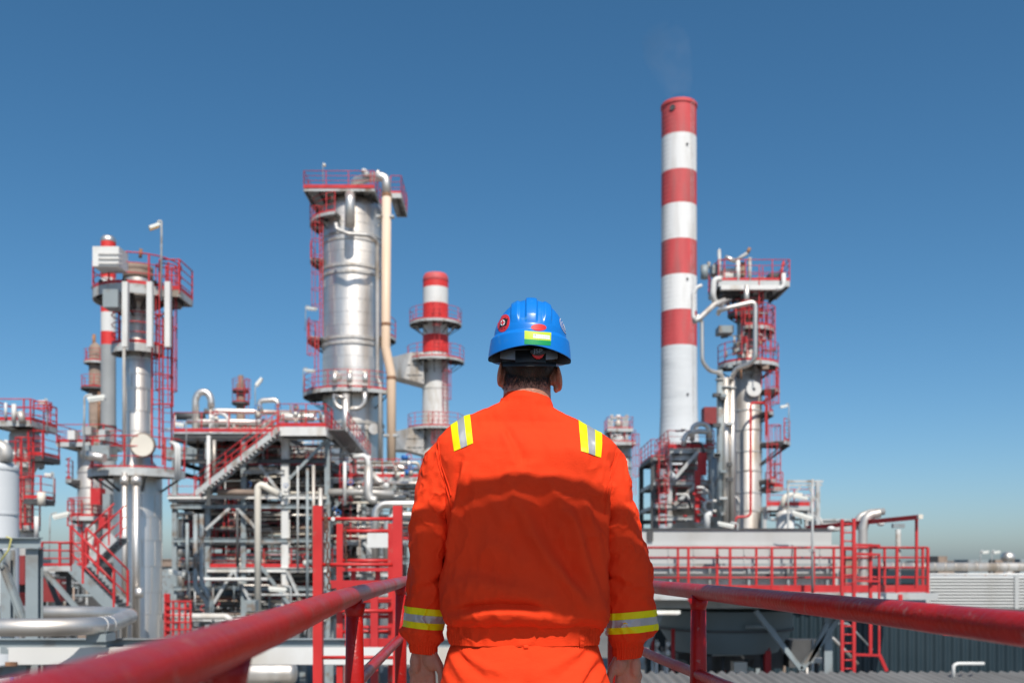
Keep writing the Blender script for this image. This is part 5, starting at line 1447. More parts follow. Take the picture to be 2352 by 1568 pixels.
# valves with handwheels and a few blue motors
def valve(p, s, m_, wm, where):
    o = MB(); ell(o, p, (s*.8, s*.8, s)); o = o.build('valve', m_)
    tag(o, 'small valve with a handwheel among the process pipes', 'valve', 'valves among the process pipes'); note(o, 'valve with a '+CW.get(wm.name, 'dark')+' handwheel', where, p[2])
    MB().tube([Vector(p), Vector(p)+Vector((0, -s*.4, s*1.9))], s*.16, 6).build('stem', darksteel, o)
    w = [Vector(p)+Vector((s*.8*math.cos(a), -s*.4+s*.3*math.sin(a), s*1.9+s*.74*math.sin(a))) for a in np.linspace(0, 2*PI, 13)]
    MB().tube(w, s*.12, 5, cap=False).build('handwheel', wm, o)
for k in range(46):
    reg = rg.choice(((400, 750, 1090, 1130, 'behind the long diagonal stair'), (400, 750, 1270, 1300, 'on the low deck'), (420, 750, 1340, 1430, 'in the lowest bays'), (760, 930, 1110, 1220, 'under the pump platform'), (480, 740, 950, 975, 'on the upper deck'), (900, 960, 1060, 1100, 'by the silver elbow')))
    valve(at(rg.uniform(reg[0], reg[1]), rg.uniform(reg[2], reg[3]), rg.uniform(56.5, 60)), rg.uniform(.12, .24), rg.choice((clad, cladw, cream, white)), rg.choice((red, red, blue, rust)), reg[4])
def motor(label, p, r, ln, m_):
    o = MB().tube([Vector(p)-Vector((ln/2, 0, 0)), Vector(p)+Vector((ln/2, 0, 0))], r, 16).build('electric_motor', m_); tag(o, label, 'motor', 'electric motors')
    MB().tube([Vector(p)+Vector((ln/2, 0, 0)), Vector(p)+Vector((ln*.65, 0, 0))], r*.6, 12).build('fan_cowl', steel, o)
    MB().box(Vector(p)-Vector((0, 0, r*1.1)), (ln*.8, r*1.4, r*.3)).build('foot', darksteel, o)
for p, lab, m_ in (((930, 1050), 'blue motor at the foot of the beige line', blue), ((938, 1085), 'second blue motor lower down by the silver elbow', blue), ((580, 1390), 'blue grey motor beside the cream standpipe foot', bluegrey), ((715, 1290), 'motor on the low deck behind the ladder frame', bluegrey)):
    motor(lab, at(p[0], p[1], 58), .14, .4, m_)
MB_ = MB().box(at(578, 1390, 50), (L(24, 50), .7, L(26, 50))); tag(MB_.build('control_cabinet', bluegrey), 'blue grey control box standing by the cream standpipe', 'cabinet')
MB_ = MB().box(at(875, 1240, 28), (L(60, 28), .3, L(34, 28))); tag(MB_.build('control_cabinet', white), 'white control box seen through the red ladder frames', 'cabinet')

bay = thing('bay_ladders', 'red ladders and guard rails fixed through the bays of the process structure', 'ladder', (X(560, F0), F0+1, GZ))
for xk, y0_, y1_, dd in ((500, 1300, 1150, 3.), (440, 1380, 1245, 3.5), (620, 1300, 1165, 4.), (700, 1130, 1066, 2.), (735, 1300, 1150, 3.), (520, 1060, 995, 5.), (790, 1235, 1100, 1.)):
    ladder(bay, (X(xk, F0), F0+dd), Z(y0_, F0), Z(y1_, F0), -90)
for xa_, xb_, yk, dd in ((410, 470, 1236, 2.), (500, 640, 1238, 4.), (660, 750, 1240, 4.), (500, 640, 1168, 3.), (410, 470, 1300, 4.), (560, 740, 1372, 2.5)):
    hold = bpy.data.objects.new('guard_rail', None); COL.objects.link(hold); hold.parent = bay; ORG[hold.name] = ORG[bay.name]
    railing(hold, [(X(xa_, F0), F0+dd, Z(yk, F0)), (X(xb_, F0), F0+dd, Z(yk, F0))], 1.1, (1.1, .75, .4), 1.5, toe=.18)
# distant small tower over the upper deck
D = 115.; c = (X(553, D), D)
t = thing('old_column', 'small dark distant column with red railings above the upper deck', 'column', (c[0], D, GZ))
column(t, c, [(L(10, D), GZ), (L(10, D), Z(885, D)), (L(6, D), Z(878, D)), (L(6, D), Z(862, D))], brown, 20)
round_platform(t, c, Z(893, D), L(8, D), L(19, D), h=1.3, mat=darksteel); round_platform(t, c, Z(921, D), L(8, D), L(20, D), h=1.3, mat=darksteel)
ladder(t, (X(569, D), D-.5), Z(960, D), Z(893, D), -60)
lamp_post('tilted lamp on a pole above the upper deck', at(586, 960, 58), at(586, 882, 58), at(602, 862, 58), hw=.2)
lamp_post('lamp with a slender pole over the round deck of the silver column', at(192, 1062, 36), at(194, 908, 36), at(243, 902, 36), r=.04, hw=.17)
lamp_post('lamp reaching out below the grey column between tank and stairs', at(112, 1300, 40), at(115, 1180, 40), at(160, 1170, 40), hw=.17)
lamp_post('lamp over the shaded bay beside the silver column foot', at(434, 1372, 44), at(434, 1312, 44), at(388, 1302, 44), r=.04, hw=.18)
lamp_post('lamp in front of the low deck beside the red ladder frame', at(668, 1400, 44), at(668, 1346, 44), at(618, 1342, 44), r=.04, hw=.18)
lamp_post('lamp over the small square deck of the squat column', at(108, 1000, 44), at(108, 916, 44), at(90, 917, 44), hw=.13)
lamp_post('lamp beside the ladder of the squat column', at(123, 1150, 44), at(123, 1085, 44), at(104, 1083, 44), hw=.13)
lamp_post('pale lamp over the upper deck railing', at(428, 1040, 56), at(428, 970, 56), at(404, 966, 56), hw=.2)
# ================================================================== near left: truss, rack pipes and beams
D = 13.7
t = thing('pipe_rack_truss', 'blue grey steel truss frame with a slanting brace at the picture edge', 'steel frame', at(80, 1500, D))
MB().ibeam(at(-60, 1246, D), at(94, 1246, D), .13, L(24, D), .012).build('beam', bluegrey, t)
MB().ibeam(at(79, 1260, D), at(79, 1700, D), .17, .16, .014).build('post', bluegrey, t)
MB().ibeam(at(-6, 1262, D), at(60, 1440, D), .09, .09, .010).build('brace', bluegrey, t)
MB().ibeam(at(18, 1262, D+1.2), at(18, 1500, D+1.2), .15, .15, .012).build('post', bluegrey, t)
MB().box(at(79, 1258, D-.05), (.2, .2, .012)).build('gusset', bluegrey, t)
MB().tube([at(-5, 1296, D-.1), at(20, 1262, D-.1), at(26, 1236, D-.1), at(14, 1232, D-.1)], .012, 6).build('yellow_rope', M('yellow_rope', (.55, .50, .16), .8), t)
t = thing('expansion_loop', 'thick silver pipe bending round in a loop above the long pale beam', 'pipe', at(150, 1470, 12))
rp = L(21, 11.6)
path = fillet([at(-120, 1440, 11.5), at(235, 1440, 11.7), at(316, 1408, 15.9), at(-120, 1403, 16.1)], 1.6, 14)
MB().tube(path, rp, 28).build('pipe_run', clad, t)
for a, b in ((11, 12), (13, 14)):
    if b < len(path):
        MB().tube([path[a], path[a].lerp(path[b], .25)], rp*1.03, 28).build('strap', white, t)
pp = path[17] if len(path) > 18 else path[-2]
MB().tube([path[16], path[17]], rp*1.012, 28).build('rusty_joint', rust, t)
MB().box(at(232, 1462, 12.2), (L(46, 12), .3, L(18, 12))).build('pipe_shoe', bluegrey, t)
o = MB().ibeam(at(-120, 1475, 12.8), at(1080, 1475, 12.8), .13, L(19, 12.8), .012).build('support_beam', bluegrey); tag(o, 'dark webbed steel beam lying above the long pale beam', 'beam')
o = MB()
o.bar(at(20, 1505.5, 12.2), at(1080, 1505.5, 12.2), .012, L(39, 12.2)); o.bar(at(20, 1487, 12.26), at(1080, 1487, 12.26), .10, .012); o.bar(at(20, 1524, 12.26), at(1080, 1524, 12.26), .10, .012)
o = o.build('support_beam', white); tag(o, 'long pale channel beam running low behind the red handrail', 'beam')
MB().box(at(26, 1524, 12.14), (.14, .03, .05)).build('rusty_corner', rust, o)
o = MB().ibeam(at(-150, 1560, 11.5), at(130, 1528, 14.5), .14, .16, .012).build('support_beam', bluegrey); tag(o, 'slanting grey beam under the rusty corner of the pale beam', 'beam')
for xk, y0_, lab in ((28, 1546, 'blue post stub nearest the picture corner'), (107, 1527, 'blue post stub under the pale beam')):
    o = MB().tube([at(xk, y0_, 15), at(xk, y0_+130, 15)], L(4, 15), 10).build('bollard', blue); tag(o, lab, 'bollard', 'blue post stubs')
    MB().disc(at(xk, y0_, 15), L(4.6, 15), (0, 0, 1), 12, .02).build('cap', blue, o)
# red cage by the column foot
D = 34.
t = thing('ladder_cage', 'small red ladder cage standing by the foot of the silver column', 'ladder', at(405, 1470, D))
for xk in (380, 398, 412, 426, 438): MB().bar(at(xk, 1362 if xk < 390 else 1378, D), at(xk, 1462, D), .07).build('upright', red, t)
for yk in (1380, 1397, 1412, 1428, 1445): MB().bar(at(378, yk, D-.04), at(440, yk, D-.04), .05).build('hoop', red, t)
MB().box(at(385, 1410, D+.1), (.16, .1, L(95, D))).build('back_plate', red, t)

# ================================================================== red ladder frames at the end of the walkway
def frame(label, d, xl, xr, w, ytop, rungs, ybot=1900):
    f = thing('gate_ladder', label, 'ladder', at((xl+xr)/2, ybot, d))
    for xk in (xl, xr):
        MB().bar(at(xk, ytop, d), at(xk, ybot, d), L(w, d), L(w, d)).build('post', redgate, f)
    for yk in rungs: MB().tube([at(xl+w*.4, yk, d), at(xr-w*.4, yk, d)], L(4.4, d), 10).build('rung', redgate, f)
    return f
f1 = frame('nearer red box section ladder frame with a rusty chain', 9.2, 731, 914, 21, 1161, (1191, 1296, 1402, 1509), 2600)
MB().disc(at(765, 1191, 9.12), L(5, 9), (0, -1, 0), 12, .01).build('paint_spot', white, f1)
f2 = frame('farther red ladder frame seen through the nearer one', 13., 781, 899, 14, 1202, (1219, 1287, 1380, 1415, 1450), 2100)
MB().bar(at(786, 1307, 13), at(894, 1307, 13), .06, L(8, 13)).build('cross_plate', red, f2)
for xk in (812, 868): MB().bar(at(xk, 1310, 13.1), at(xk, 1345, 13.1), .06).build('short_post', red, f2)
MB().box(at(843, 1341, 12.6), (L(168, 12.6), .05, L(18, 12.6))).build('kick_plate', red, f2)
MB().bar(at(860, 1350, 12.6), at(860, 1900, 12.6), L(17, 12.6), .05).build('mid_stile', red, f2)
MB().bar(at(800, 1350, 12.8), at(800, 1900, 12.8), L(14, 12.8), .05).build('mid_stile', red, f2)
for yk in (1375, 1405, 1440, 1478, 1520): MB().tube([at(800, yk, 12.9), at(899, yk, 12.9)], L(4, 13), 8).build('rung', red, f2)
MB().box(at(850, 1490, 12.7), (L(110, 12.7), .04, L(50, 12.7))).build('lower_panel', red, f2)
def chain_(label, d, pts, n):
    o = thing('chain', label, 'chain', at(pts[0][0], pts[0][1], d))
    for k in range(n):
        s = k/(n-1)*(len(pts)-1); i = min(int(s), len(pts)-2); s -= i
        p = at(pts[i][0]+(pts[i+1][0]-pts[i][0])*s, pts[i][1]+(pts[i+1][1]-pts[i][1])*s, d)
        def mk(mb):
            mb.tube([(.016*math.cos(a), 0, .034*math.sin(a)) for a in np.linspace(0, 2*PI, 11)], .0065, 6, cap=False)
        placed('chain_link', 'link', mk, chainm, o, p, (k % 2)*PI/2+.3)
chain_('rusty chain hanging from the nearer ladder frame', 9.15, [(748, 1186), (750, 1215), (753, 1290), (756, 1346)], 13)
chain_('thin rusty chain hanging from the farther ladder frame', 12.95, [(792, 1218), (794, 1250), (796, 1300)], 9)

rg2 = random.Random(9)
# ================================================================== right side: cooler housing with its railed gallery
D = 25.
t = thing('air_cooler', 'long pale cooler housing behind the red gallery railing', 'cooler', at(1680, 1500, D))
xa, xb = X(1380, D), X(1926, D)
zt, zb = Z(1216, D), Z(1396, D); zm = Z(1250, D)
MB().box(((xa+xb)/2-.05, D+4.0, (zm+zt)/2), (xb-xa-.25, 8, zt-zm)).build('upper_casing', sidingm, t)
MB().box(((xa+xb)/2, D+4.0, (zm+zb)/2-.001), (xb-xa, 8.2, zm-zb-.004)).build('casing', sidingm, t)
MB().box(((xa+xb)/2-.04, D+4.0, zt+.02), (xb-xa-.2, 8.1, .035)).build('roof_sheet', darksteel, t)
MB().box(at(1493, 1229, D-.02), (L(13, D), .1, L(24, D))).build('slot', darksteel, t)
for k in range(9):
    MB().bar(at(1420+k*58, 1252, D-.115), at(1420+k*58, 1394, D-.115), .03, .02).build('panel_joint', sidingm, t)
MB().bar(at(1400, 1296, D-.2), at(1922, 1296, D-.2), .05).build('service_pipe', bluegrey, t); MB().bar(at(1400, 1320, D-.25), at(1922, 1320, D-.25), .12, .09).build('cable_tray', darksteel, t)
for k in range(6): MB().bar(at(1450+k*90, 1300, D-.22), at(1450+k*90, 1345, D-.22), .06).build('bracket', bluegrey, t)
plenm = M('shaded_blue_grey_plenum', (.16, .20, .21), .6, var=.1, scale=1)  # blue grey darkened: the shade under the housing is in the colour
plenm.name = 'shade_toned_plenum'
# fan plenum and legs beneath
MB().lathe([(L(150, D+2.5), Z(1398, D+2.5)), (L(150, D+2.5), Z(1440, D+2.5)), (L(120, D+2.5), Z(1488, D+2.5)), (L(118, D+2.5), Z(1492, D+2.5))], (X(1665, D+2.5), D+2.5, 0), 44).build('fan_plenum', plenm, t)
MB().lathe([(L(151, D+2.5), -.03), (L(153, D+2.5), -.03), (L(153, D+2.5), .03), (L(151, D+2.5), .03)], (X(1665, D+2.5), D+2.5, Z(1440, D+2.5)), 44, sharp=True).build('stiffening_ring', darksteel, t)
for xk, yy in ((1470, D), (1900, D), (1470, D+7), (1900, D+7), (1680, D+7)): MB().ibeam((X(xk, D), yy, GZ), (X(xk, D), yy, zb), .2, .2, .02).build('leg', bluegrey, t)
for a, b in (((1735, 1402), (1840, 1536)), ((1925, 1420), (1840, 1536)), ((1900, 1430), (1860, 1520)), ((1520, 1402), (1470, 1520))):
    MB().bar(at(a[0], a[1], D-.1), at(b[0], b[1], D-.1), .14, .12).build('brace', bluegrey, t)
for xk in (1500, 1528): MB().tube([at(xk, 1495, D+1), at(xk, 1640, D+1)], .05, 8).build('riser', cladw, t)
# gallery
gal = rect_platform(t, xa, X(2130, D-.55), D-1.15, D-.16, Z(1361, D-1.1), '', fascia=.16, under=False)
zg = Z(1361, D-1.1)
railing(gal, [(xa, D-1.12, zg), (X(2130, D-1.1), D-1.12, zg)], 1.09, (1.09, .85, .61, .37), 1.0, toe=.17, r=.028)
railing(gal, [(X(1940, D-.2), D-.18, zg), (X(2120, D-.2), D-.18, zg)], 1.09, (1.09, .85, .61, .37), 1.0, toe=0, r=.026)
for xk in (1557, 1647, 1737, 1826, 1915): MB().bar((X(xk, D-.3), D-.3, zg), (X(xk, D-.3), D-.3, zg+1.09), .055).build('inner_post', red, gal)
MB().tube([(xa, D-.3, zg+1.09), (X(1940, D-.3), D-.3, zg+1.09)], .024, 6).build('inner_rail', red, gal)
for xk in (1585, 1675, 2068): MB().box(at(xk, 1372, D-1.2), (.09, .05, .17)).build('hanger', red, gal)
lamp = thing('tube_lamp', 'bare white tube lamp under the cooler housing beside the orange sleeve', 'lamp', at(1520, 1410, D-1))
MB().bar(at(1430, 1405, D-1.2), at(1562, 1405, D-1.2), .1, .08).build('housing', lampw, lamp); MB().tube([at(1434, 1409, D-1.25), at(1558, 1409, D-1.25)], .035, 8).build('tube', white, lamp)
# things in the shade under the cooler
for k, (xk, yk, w_, h_, m_, lab) in enumerate(((1697, 1530, 32, 26, cream, 'cream box standing in the shade under the cooler'), (1660, 1500, 90, 8, steel, 'pale crossbar of the stand under the fan plenum'), (1760, 1520, 14, 60, red, 'red post in the shade under the cooler'), (1750, 1480, 30, 20, red, 'red hopper under the cooler fan plenum'), (1875, 1515, 40, 10, cladw, 'grey tray under the cooler beside its slanting brace'), (1620, 1520, 26, 60, darksteel, 'dark pump block under the cooler'))):
    o = MB().box(at(xk, yk, D+1.5), (L(w_, D), .4, L(h_, D))).build('ground_equipment', m_); tag(o, lab, 'equipment')
    MB().tube([at(xk, yk+h_/2, D+1.5), at(xk, yk+h_/2+150, D+1.5)], .05, 8).build('stand', darksteel, o)
for xk, lab in ((1508, 'capped riser pipe nearest the sleeve under the cooler'), (1532, 'double capped riser pipe under the cooler'), (1600, 'short capped riser behind the railing post')):
    o = pipe('riser_pipe', lab, [at(xk, 1468, D+.5), at(xk, 1640, D+.5)], L(4, D), cladw)
    for yk in (1478, 1498):
        mb = MB(); ell(mb, at(xk+2, yk, D+.35), (.06, .06, .07)); mb.build('ball_valve', white, o)

for k in range(26):
    x = rg2.uniform(1470, 1920); d = rg2.uniform(D+.5, D+6); y = rg2.uniform(1430, 1530)
    if k % 2: pts = [at(x, y, d), at(x, 1640, d)]
    else: pts = [at(x, y, d), at(x+rg2.uniform(30, 90), y, d), at(x+90, y+60, d)]
    o_ = pipe('under_cooler_pipe', 'pipe in the shade under the cooler', pts, L(rg2.uniform(1.5, 5), d), rg2.choice((cladw, steel, darksteel, bluegrey, red, brown)), .15, 'pipes in the shade under the cooler', n=8)  # plain pipes under the cooler, no particular duty
    note(o_, 'shaded '+('upright' if k % 2 else 'bent')+' pipe', 'under the cooler', pts[0].z)
for k in range(6):
    x = rg2.uniform(1480, 1900); d = D+rg2.uniform(3, 6.5)
    o_ = MB().box(at(x, rg2.uniform(1470, 1530), d), (rg2.uniform(.4, 1.2), .6, rg2.uniform(.4, 1.1))).build('backdrop_casing', rg2.choice((darksteel, bluegrey, brown)))
    tag(o_, 'dark casing under the cooler', 'equipment', 'dark casings under the cooler'); note(o_, 'boxy casing', 'in the shade under the cooler', o_.data.vertices[0].co.z)
    MB().bar(at(x, 1540, d), at(x, 1800, d), .2).build('plinth', concrete, o_)
# ---- red ladder, monorail and goose neck
D = 21.
t = thing('access_ladder', 'tall red ladder with side hoops rising past the gallery end', 'ladder', at(1950, 1700, D))
for xk, y0_ in ((1934, 1192), (1961, 1190)): MB().bar(at(xk, y0_, D), at(xk, 1760, D), L(7, D)).build('stile', red, t)
for k in range(22): MB().tube([at(1934, 1203+k*19.5, D), at(1961, 1203+k*19.5, D)], .018, 6).build('rung', red, t)
for xk, y0_ in ((1999, 1248), (2019, 1270)): MB().bar(at(xk, y0_, D+.5), at(xk, 1502, D+.5), L(7 if xk < 2010 else 4.5, D)).build('guard_upright', red, t)
for yk in (1250, 1271, 1332, 1502): MB().bar(at(1961, yk, D+.1), at(2020, yk+2, D+.5), .05).build('guard_hoop', red, t)
MB().bar(at(2019, 1502, D+.5), at(2036, 1540, D+.5), .07).build('guard_foot', red, t)
t = thing('monorail_beam', 'thin red hoist beam sloping above the gallery with a grey end cap', 'hoist beam', at(2105, 1345, 23))
MB().ibeam(at(1852, 1212, 26), at(2108, 1187, 22.5), .09, .10, .012).build('beam', red, t)
MB().box(at(2113, 1186, 22.4), (.10, .1, .1)).build('end_cap', cream, t)
MB().bar(at(2105, 1190, 22.6), at(2105, 1350, 22.6), .055).build('post', red, t)
for xk, yk in ((1909, 1213), (2023, 1202)):
    mb = MB(); ell(mb, at(xk, yk, 24), (.09, .07, .06)); mb.build('lamp_bowl', white, t)
t = thing('vent_gooseneck', 'silver goose neck vent duct curving over behind the red ladder', 'vent duct', at(1982, 1345, 24))
MB().tube([at(1982, 1420, 24), at(1982, 1215, 24), at(1990, 1184, 24), at(2020, 1178, 24)], L(10.5, 24), 18, .22, cap=False).build('duct', cladw, t)
MB().tube([at(1966, 1215, 24.4), at(1972, 1186, 24.4), at(2000, 1176, 24.4), at(2031, 1174, 24.4)], L(8, 24), 14, .22).build('outer_duct', cladw, t)
o = MB().tube([at(2063, 1215, 24), at(2063, 1345, 24)], L(6, 24), 12).build('grey_post', steel); tag(o, 'grey round post with a clamp standing on the gallery', 'post')
MB().box(at(2063, 1207, 24), (.28, .12, .1)).build('clamp', bluegrey, o)
o = MB().tube([at(1866, 1100, 23.4), at(1866, 1362, 23.4)], .030, 8).build('lamp_mast', steel); tag(o, 'thin galvanised mast in front of the cooler housing', 'mast')
for yk in (1260, 1265): MB().tube([at(1858, yk, 23.35), at(1874, yk, 23.35)], .015, 6).build('clamp', steel, o)
MB().bar(at(1866, 1258, 23.44), at(1866, 1345, 23.44), .05).build('rusty_sleeve', rust, o)
lamp_post('fluorescent lamp slanting off the mast above the cooler roof', at(1874, 1200, 23.4), at(1874, 1185, 23.4), at(1818, 1167, 23.4), r=.02, hw=.10)
lamp_post('higher fluorescent lamp above the cooler roof', at(1860, 1180, 24), at(1862, 1140, 24), at(1820, 1132, 24), r=.02, hw=.07)
lamp_post('fluorescent lamp lying above the cooler roof near the riser pipes', at(1694, 1220, 24), at(1694, 1202, 24), at(1648, 1193, 24), r=.025, hw=.09)
# ---- louvred house, long duct and dark blue hall
D = 34.
t = thing('louvred_house', 'low house with pale horizontal louvre slats behind the red handrail', 'building', at(2300, 1500, D))
MB().box((X(2126, D)+9, D+4, Z(1362, D)), (18, 8, L(78, D))).build('wall', sidingm, t)
n_ = 11
for k in range(n_):
    yk = 1327+k*7.2
    placed('slat', 'louvre', lambda mb: mb.box((0, 0, 0), (18, .09, .055), R=Matrix.Rotation(-.5, 3, 'X')), sidingm, t, (X(2126, D)+9, D-.05, Z(yk, D)))
for xk in (2128, 2331, 2540): MB().bar((X(xk, D), D-.1, Z(1322, D)), (X(xk, D), D-.1, Z(1402, D)), .14, .07).build('mullion', sidingm, t)
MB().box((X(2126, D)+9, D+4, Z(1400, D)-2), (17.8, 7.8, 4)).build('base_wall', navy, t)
d_ = thing('long_duct', 'long ribbed silver duct lying on the skyline', 'duct', at(2200, 1300, 40))
MB().tube([(X(2020, 40), 40, Z(1301, 40)), (X(2020, 40)+26, 40, Z(1301, 40))], L(10, 40), 20).build('duct_shell', cladw, d_)
for k in range(60): placed('rib', 'ductrib', lambda mb: mb.tube([(-.03, 0, 0), (.03, 0, 0)], L(10.6, 40), 20), cladw, d_, (X(2024, 40)+k*.42, 40, Z(1301, 40)))
o = MB().tube([at(2110, 1318, 36), at(2500, 1318, 36)], L(2.4, 36), 8).build('rail_pipe', white); tag(o, 'thin white pipe running under the long ribbed duct', 'pipe')
for k in range(7): MB().bar(at(2125+k*46, 1318, 36), at(2125+k*46, 1330, 36), .06).build('bracket', rust, o)
o = thing('dark_cabin', 'dark windowed cabin behind the end of the gallery', 'cabin', at(2065, 1400, 30))
MB().box(at(2062, 1330, 31), (L(84, 31), 1.5, L(50, 31))).build('cabin_wall', darksteel, o)
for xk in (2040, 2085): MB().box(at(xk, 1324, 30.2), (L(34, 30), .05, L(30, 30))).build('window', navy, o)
t = thing('sheet_metal_hall', 'dark blue corrugated hall wall below the louvred house', 'building', at(2200, 1600, 30))
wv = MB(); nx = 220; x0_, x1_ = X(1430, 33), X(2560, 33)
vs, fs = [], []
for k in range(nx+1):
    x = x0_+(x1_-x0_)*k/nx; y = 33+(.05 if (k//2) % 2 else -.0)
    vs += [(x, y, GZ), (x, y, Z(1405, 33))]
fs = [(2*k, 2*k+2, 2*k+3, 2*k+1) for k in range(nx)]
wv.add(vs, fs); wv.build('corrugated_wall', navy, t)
MB().box(((x0_+x1_)/2, 36, Z(1405, 33)+.04), (x1_-x0_, 6.2, .06)).build('roof_deck', darksteel, t)
o = MB().bar(at(2165, 1455, 31.5), at(2290, 1455, 31.5), .1, .05).build('wall_rail', red); tag(o, 'short red bar mounted on the dark blue hall wall', 'rail')
# ---- near shed with the corrugated roof
t = thing('shed', 'grey corrugated shed roof below the red handrail', 'shed', (6.5, 15, GZ))
per, nxx = .20, 8
x0_, x1_ = 1.75, 12.6; m_ = int((x1_-x0_)/per*nxx)
def zroof(y): return Z(1541, 20)-.02-(20-y)*.035
vs, fs = [], []
ysr = (20., 16., 12., 8.)
for y in ysr:
    for k in range(m_+1):
        x = x0_+(x1_-x0_)*k/m_
        vs.append((x, y, zroof(y)+.032*math.sin(2*PI*k/nxx)))
for j in range(len(ysr)-1):
    for k in range(m_): fs.append((j*(m_+1)+k, (j+1)*(m_+1)+k, (j+1)*(m_+1)+k+1, j*(m_+1)+k+1))
mb = MB(); mb.add(vs, fs, True); mb.build('roof_sheet', roofm, t)
MB().box(((x0_+x1_)/2, 14, (GZ+zroof(8))/2-.1), (x1_-x0_-.4, 11.4, zroof(8)-GZ-.2)).build('wall', concrete, t)
o = pipe('vent_pipe', 'white bent vent pipe lying over the corrugated shed roof', [at(2190, 1560, 19.3), at(2190, 1527, 19.3), at(2200, 1523, 19.3), at(2260, 1523, 19.3)], L(4, 19.3), white, .08)

# ================================================================== structure beside the tall chimney and things over the cooler roof
F = 66.
t = thing('vessel_structure', 'steel frame with red landings around a conical vessel at the chimney foot', 'steel structure', (X(1580, F), F, GZ))
for xk in (1500, 1538, 1632):
    for yy in (F, F+6): MB().ibeam((X(xk, F), yy, GZ), (X(xk, F), yy, Z(1030 if xk > 1510 else 1052, F)), .3, .3, .03).build('stanchion', steel if xk == 1538 and yy == F else (darksteel if xk < 1510 else bluegrey), t)
for zk, x0k in ((1036, 1538), (1052, 1500), (1109, 1500), (1161, 1500), (1190, 1500)):
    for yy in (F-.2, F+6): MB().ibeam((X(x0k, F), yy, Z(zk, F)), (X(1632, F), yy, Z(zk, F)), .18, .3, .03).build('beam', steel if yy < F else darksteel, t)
for a, b in (((1545, 1104), (1602, 1038)), ((1548, 1159), (1600, 1112))): MB().bar(at(a[0], a[1], F-.4), at(b[0], b[1], F-.4), .22).build('brace', steel, t)
rect_platform(t, X(1534, F), X(1640, F), F, F+6, Z(1030, F), 'fl', h=1.2, levels=(1.2, .8, .4), toe=.3)
rect_platform(t, X(1498, F), X(1540, F), F+.5, F+6, Z(1048, F), 'fl', h=1.2, levels=(1.2, .8, .4), mat=darksteel)
rect_platform(t, X(1498, F), X(1640, F), F, F+6, Z(1109, F), 'f', h=1.2, levels=(1.2, .8, .4), toe=.2)
rect_platform(t, X(1498, F), X(1640, F), F, F+6, Z(1161, F), 'f', h=1.2, levels=(1.2, .8, .4), toe=.2)
MB().box(at(1612, 1065, F-.2), (L(20, F), .3, L(52, F))).build('red_screen', red, t); MB().bar(at(1602, 1080, F-.5), at(1602, 1200, F-.5), .35, .2).build('red_column', red, t)
ladder(t, (X(1520, F), F-.3), Z(1210, F), Z(1050, F), -90)
v_ = thing('conical_vessel', 'grey conical vessel inside the frame at the chimney foot', 'vessel', (X(1583, F+3), F+3, GZ))
MB().lathe([(L(44, F), GZ), (L(44, F), Z(1150, F)), (L(40, F), Z(1100, F)), (L(24, F), Z(1062, F)), (L(14, F), Z(1052, F)), (.02, Z(1048, F))], (X(1583, F+3), F+3, 0), 36).build('shell', cladw, v_)
MB().tube([at(1590, 1130, F+.8), at(1590, 1078, F+.8)], L(10, F), 14).build('side_pot', clad, v_)
G2 = 'pipes on the frame at the chimney foot'
pipe('process_pipe', 'silver hook pipe on top of the frame beside the dark red box', [at(1590, 1012, F), at(1590, 978, F), at(1612, 972, F), at(1628, 978, F), at(1628, 1005, F)], L(6, F), clad, .6, G2)
pipe('process_pipe', 'fat bent pipe over the frame top in front of the chimney', [at(1570, 1025, F), at(1572, 998, F), at(1600, 990, F), at(1628, 992, F)], L(6, F), clad, .6, G2)
pipe('process_pipe', 'white looped pipe low beside the dark riser', [at(1650, 1150, 62), at(1620, 1150, 62), at(1617, 1165, 62), at(1622, 1172, 62), at(1650, 1174, 62)], L(3.5, 62), white, .3, G2)
pipe('process_pipe', 'stout white elbow standing above the cooler roof', [at(1624, 1215, 58), at(1624, 1182, 58), at(1634, 1180, 58)], L(7, 58), white, .4, G2)
pipe('process_pipe', 'grey upright pipe between frame and dark riser', [at(1640, 1040, 64), at(1640, 1215, 64)], L(7, 64), bluegrey, None, G2)
o = MB().box(at(1629, 956, 70), (L(30, 70), 1.2, L(38, 70))).build('sheet_cabin', darkred); tag(o, 'dark red box perched above the frame at the chimney foot', 'cabin')
MB().tube([at(1629, 976, 70), at(1629, 1030, 70)], .25, 8).build('pedestal', darksteel, o)
rg = random.Random(23)
for (xx0, xx1, ya, yb_, n) in ((1540, 1640, 985, 1028, 9), (1502, 1535, 1060, 1200, 10), (1545, 1640, 1115, 1205, 14), (1640, 1690, 1090, 1205, 6), (1755, 1870, 1165, 1205, 12)):
    for k in range(n):
        x = rg.uniform(xx0, xx1-8); y = rg.uniform(ya, yb_); d = rg.uniform(60, 65)
        if xx0 < 1541: d = rg.uniform(F-.6, F+4)
        pts = [at(x, y, d), at(x+rg.uniform(8, 30), y, d)]
        if rg.random() < .7: pts.append(at(x+30, y+rg.uniform(10, 30), d))
        o_ = pipe('process_pipe', 'short pale pipe in the tangle between chimney foot and cooler roof', pts, L(rg.uniform(1.5, 3.6), d), rg.choice((white, cladw, clad, steel, red, darksteel)), .3, 'short pipes behind the cooler roof', n=8); note(o_, 'short pipe', {1540: 'on the frame top at the chimney foot', 1502: 'in the dark bay at the chimney foot', 1545: 'round the conical vessel', 1640: 'beside the riser bundle', 1755: 'on the railed deck beyond the cooler'}[xx0], pts[0].z)
t = thing('receiver_vessel', 'small white upright vessel behind the cooler roof', 'vessel', (X(1804, 58), 58, GZ))
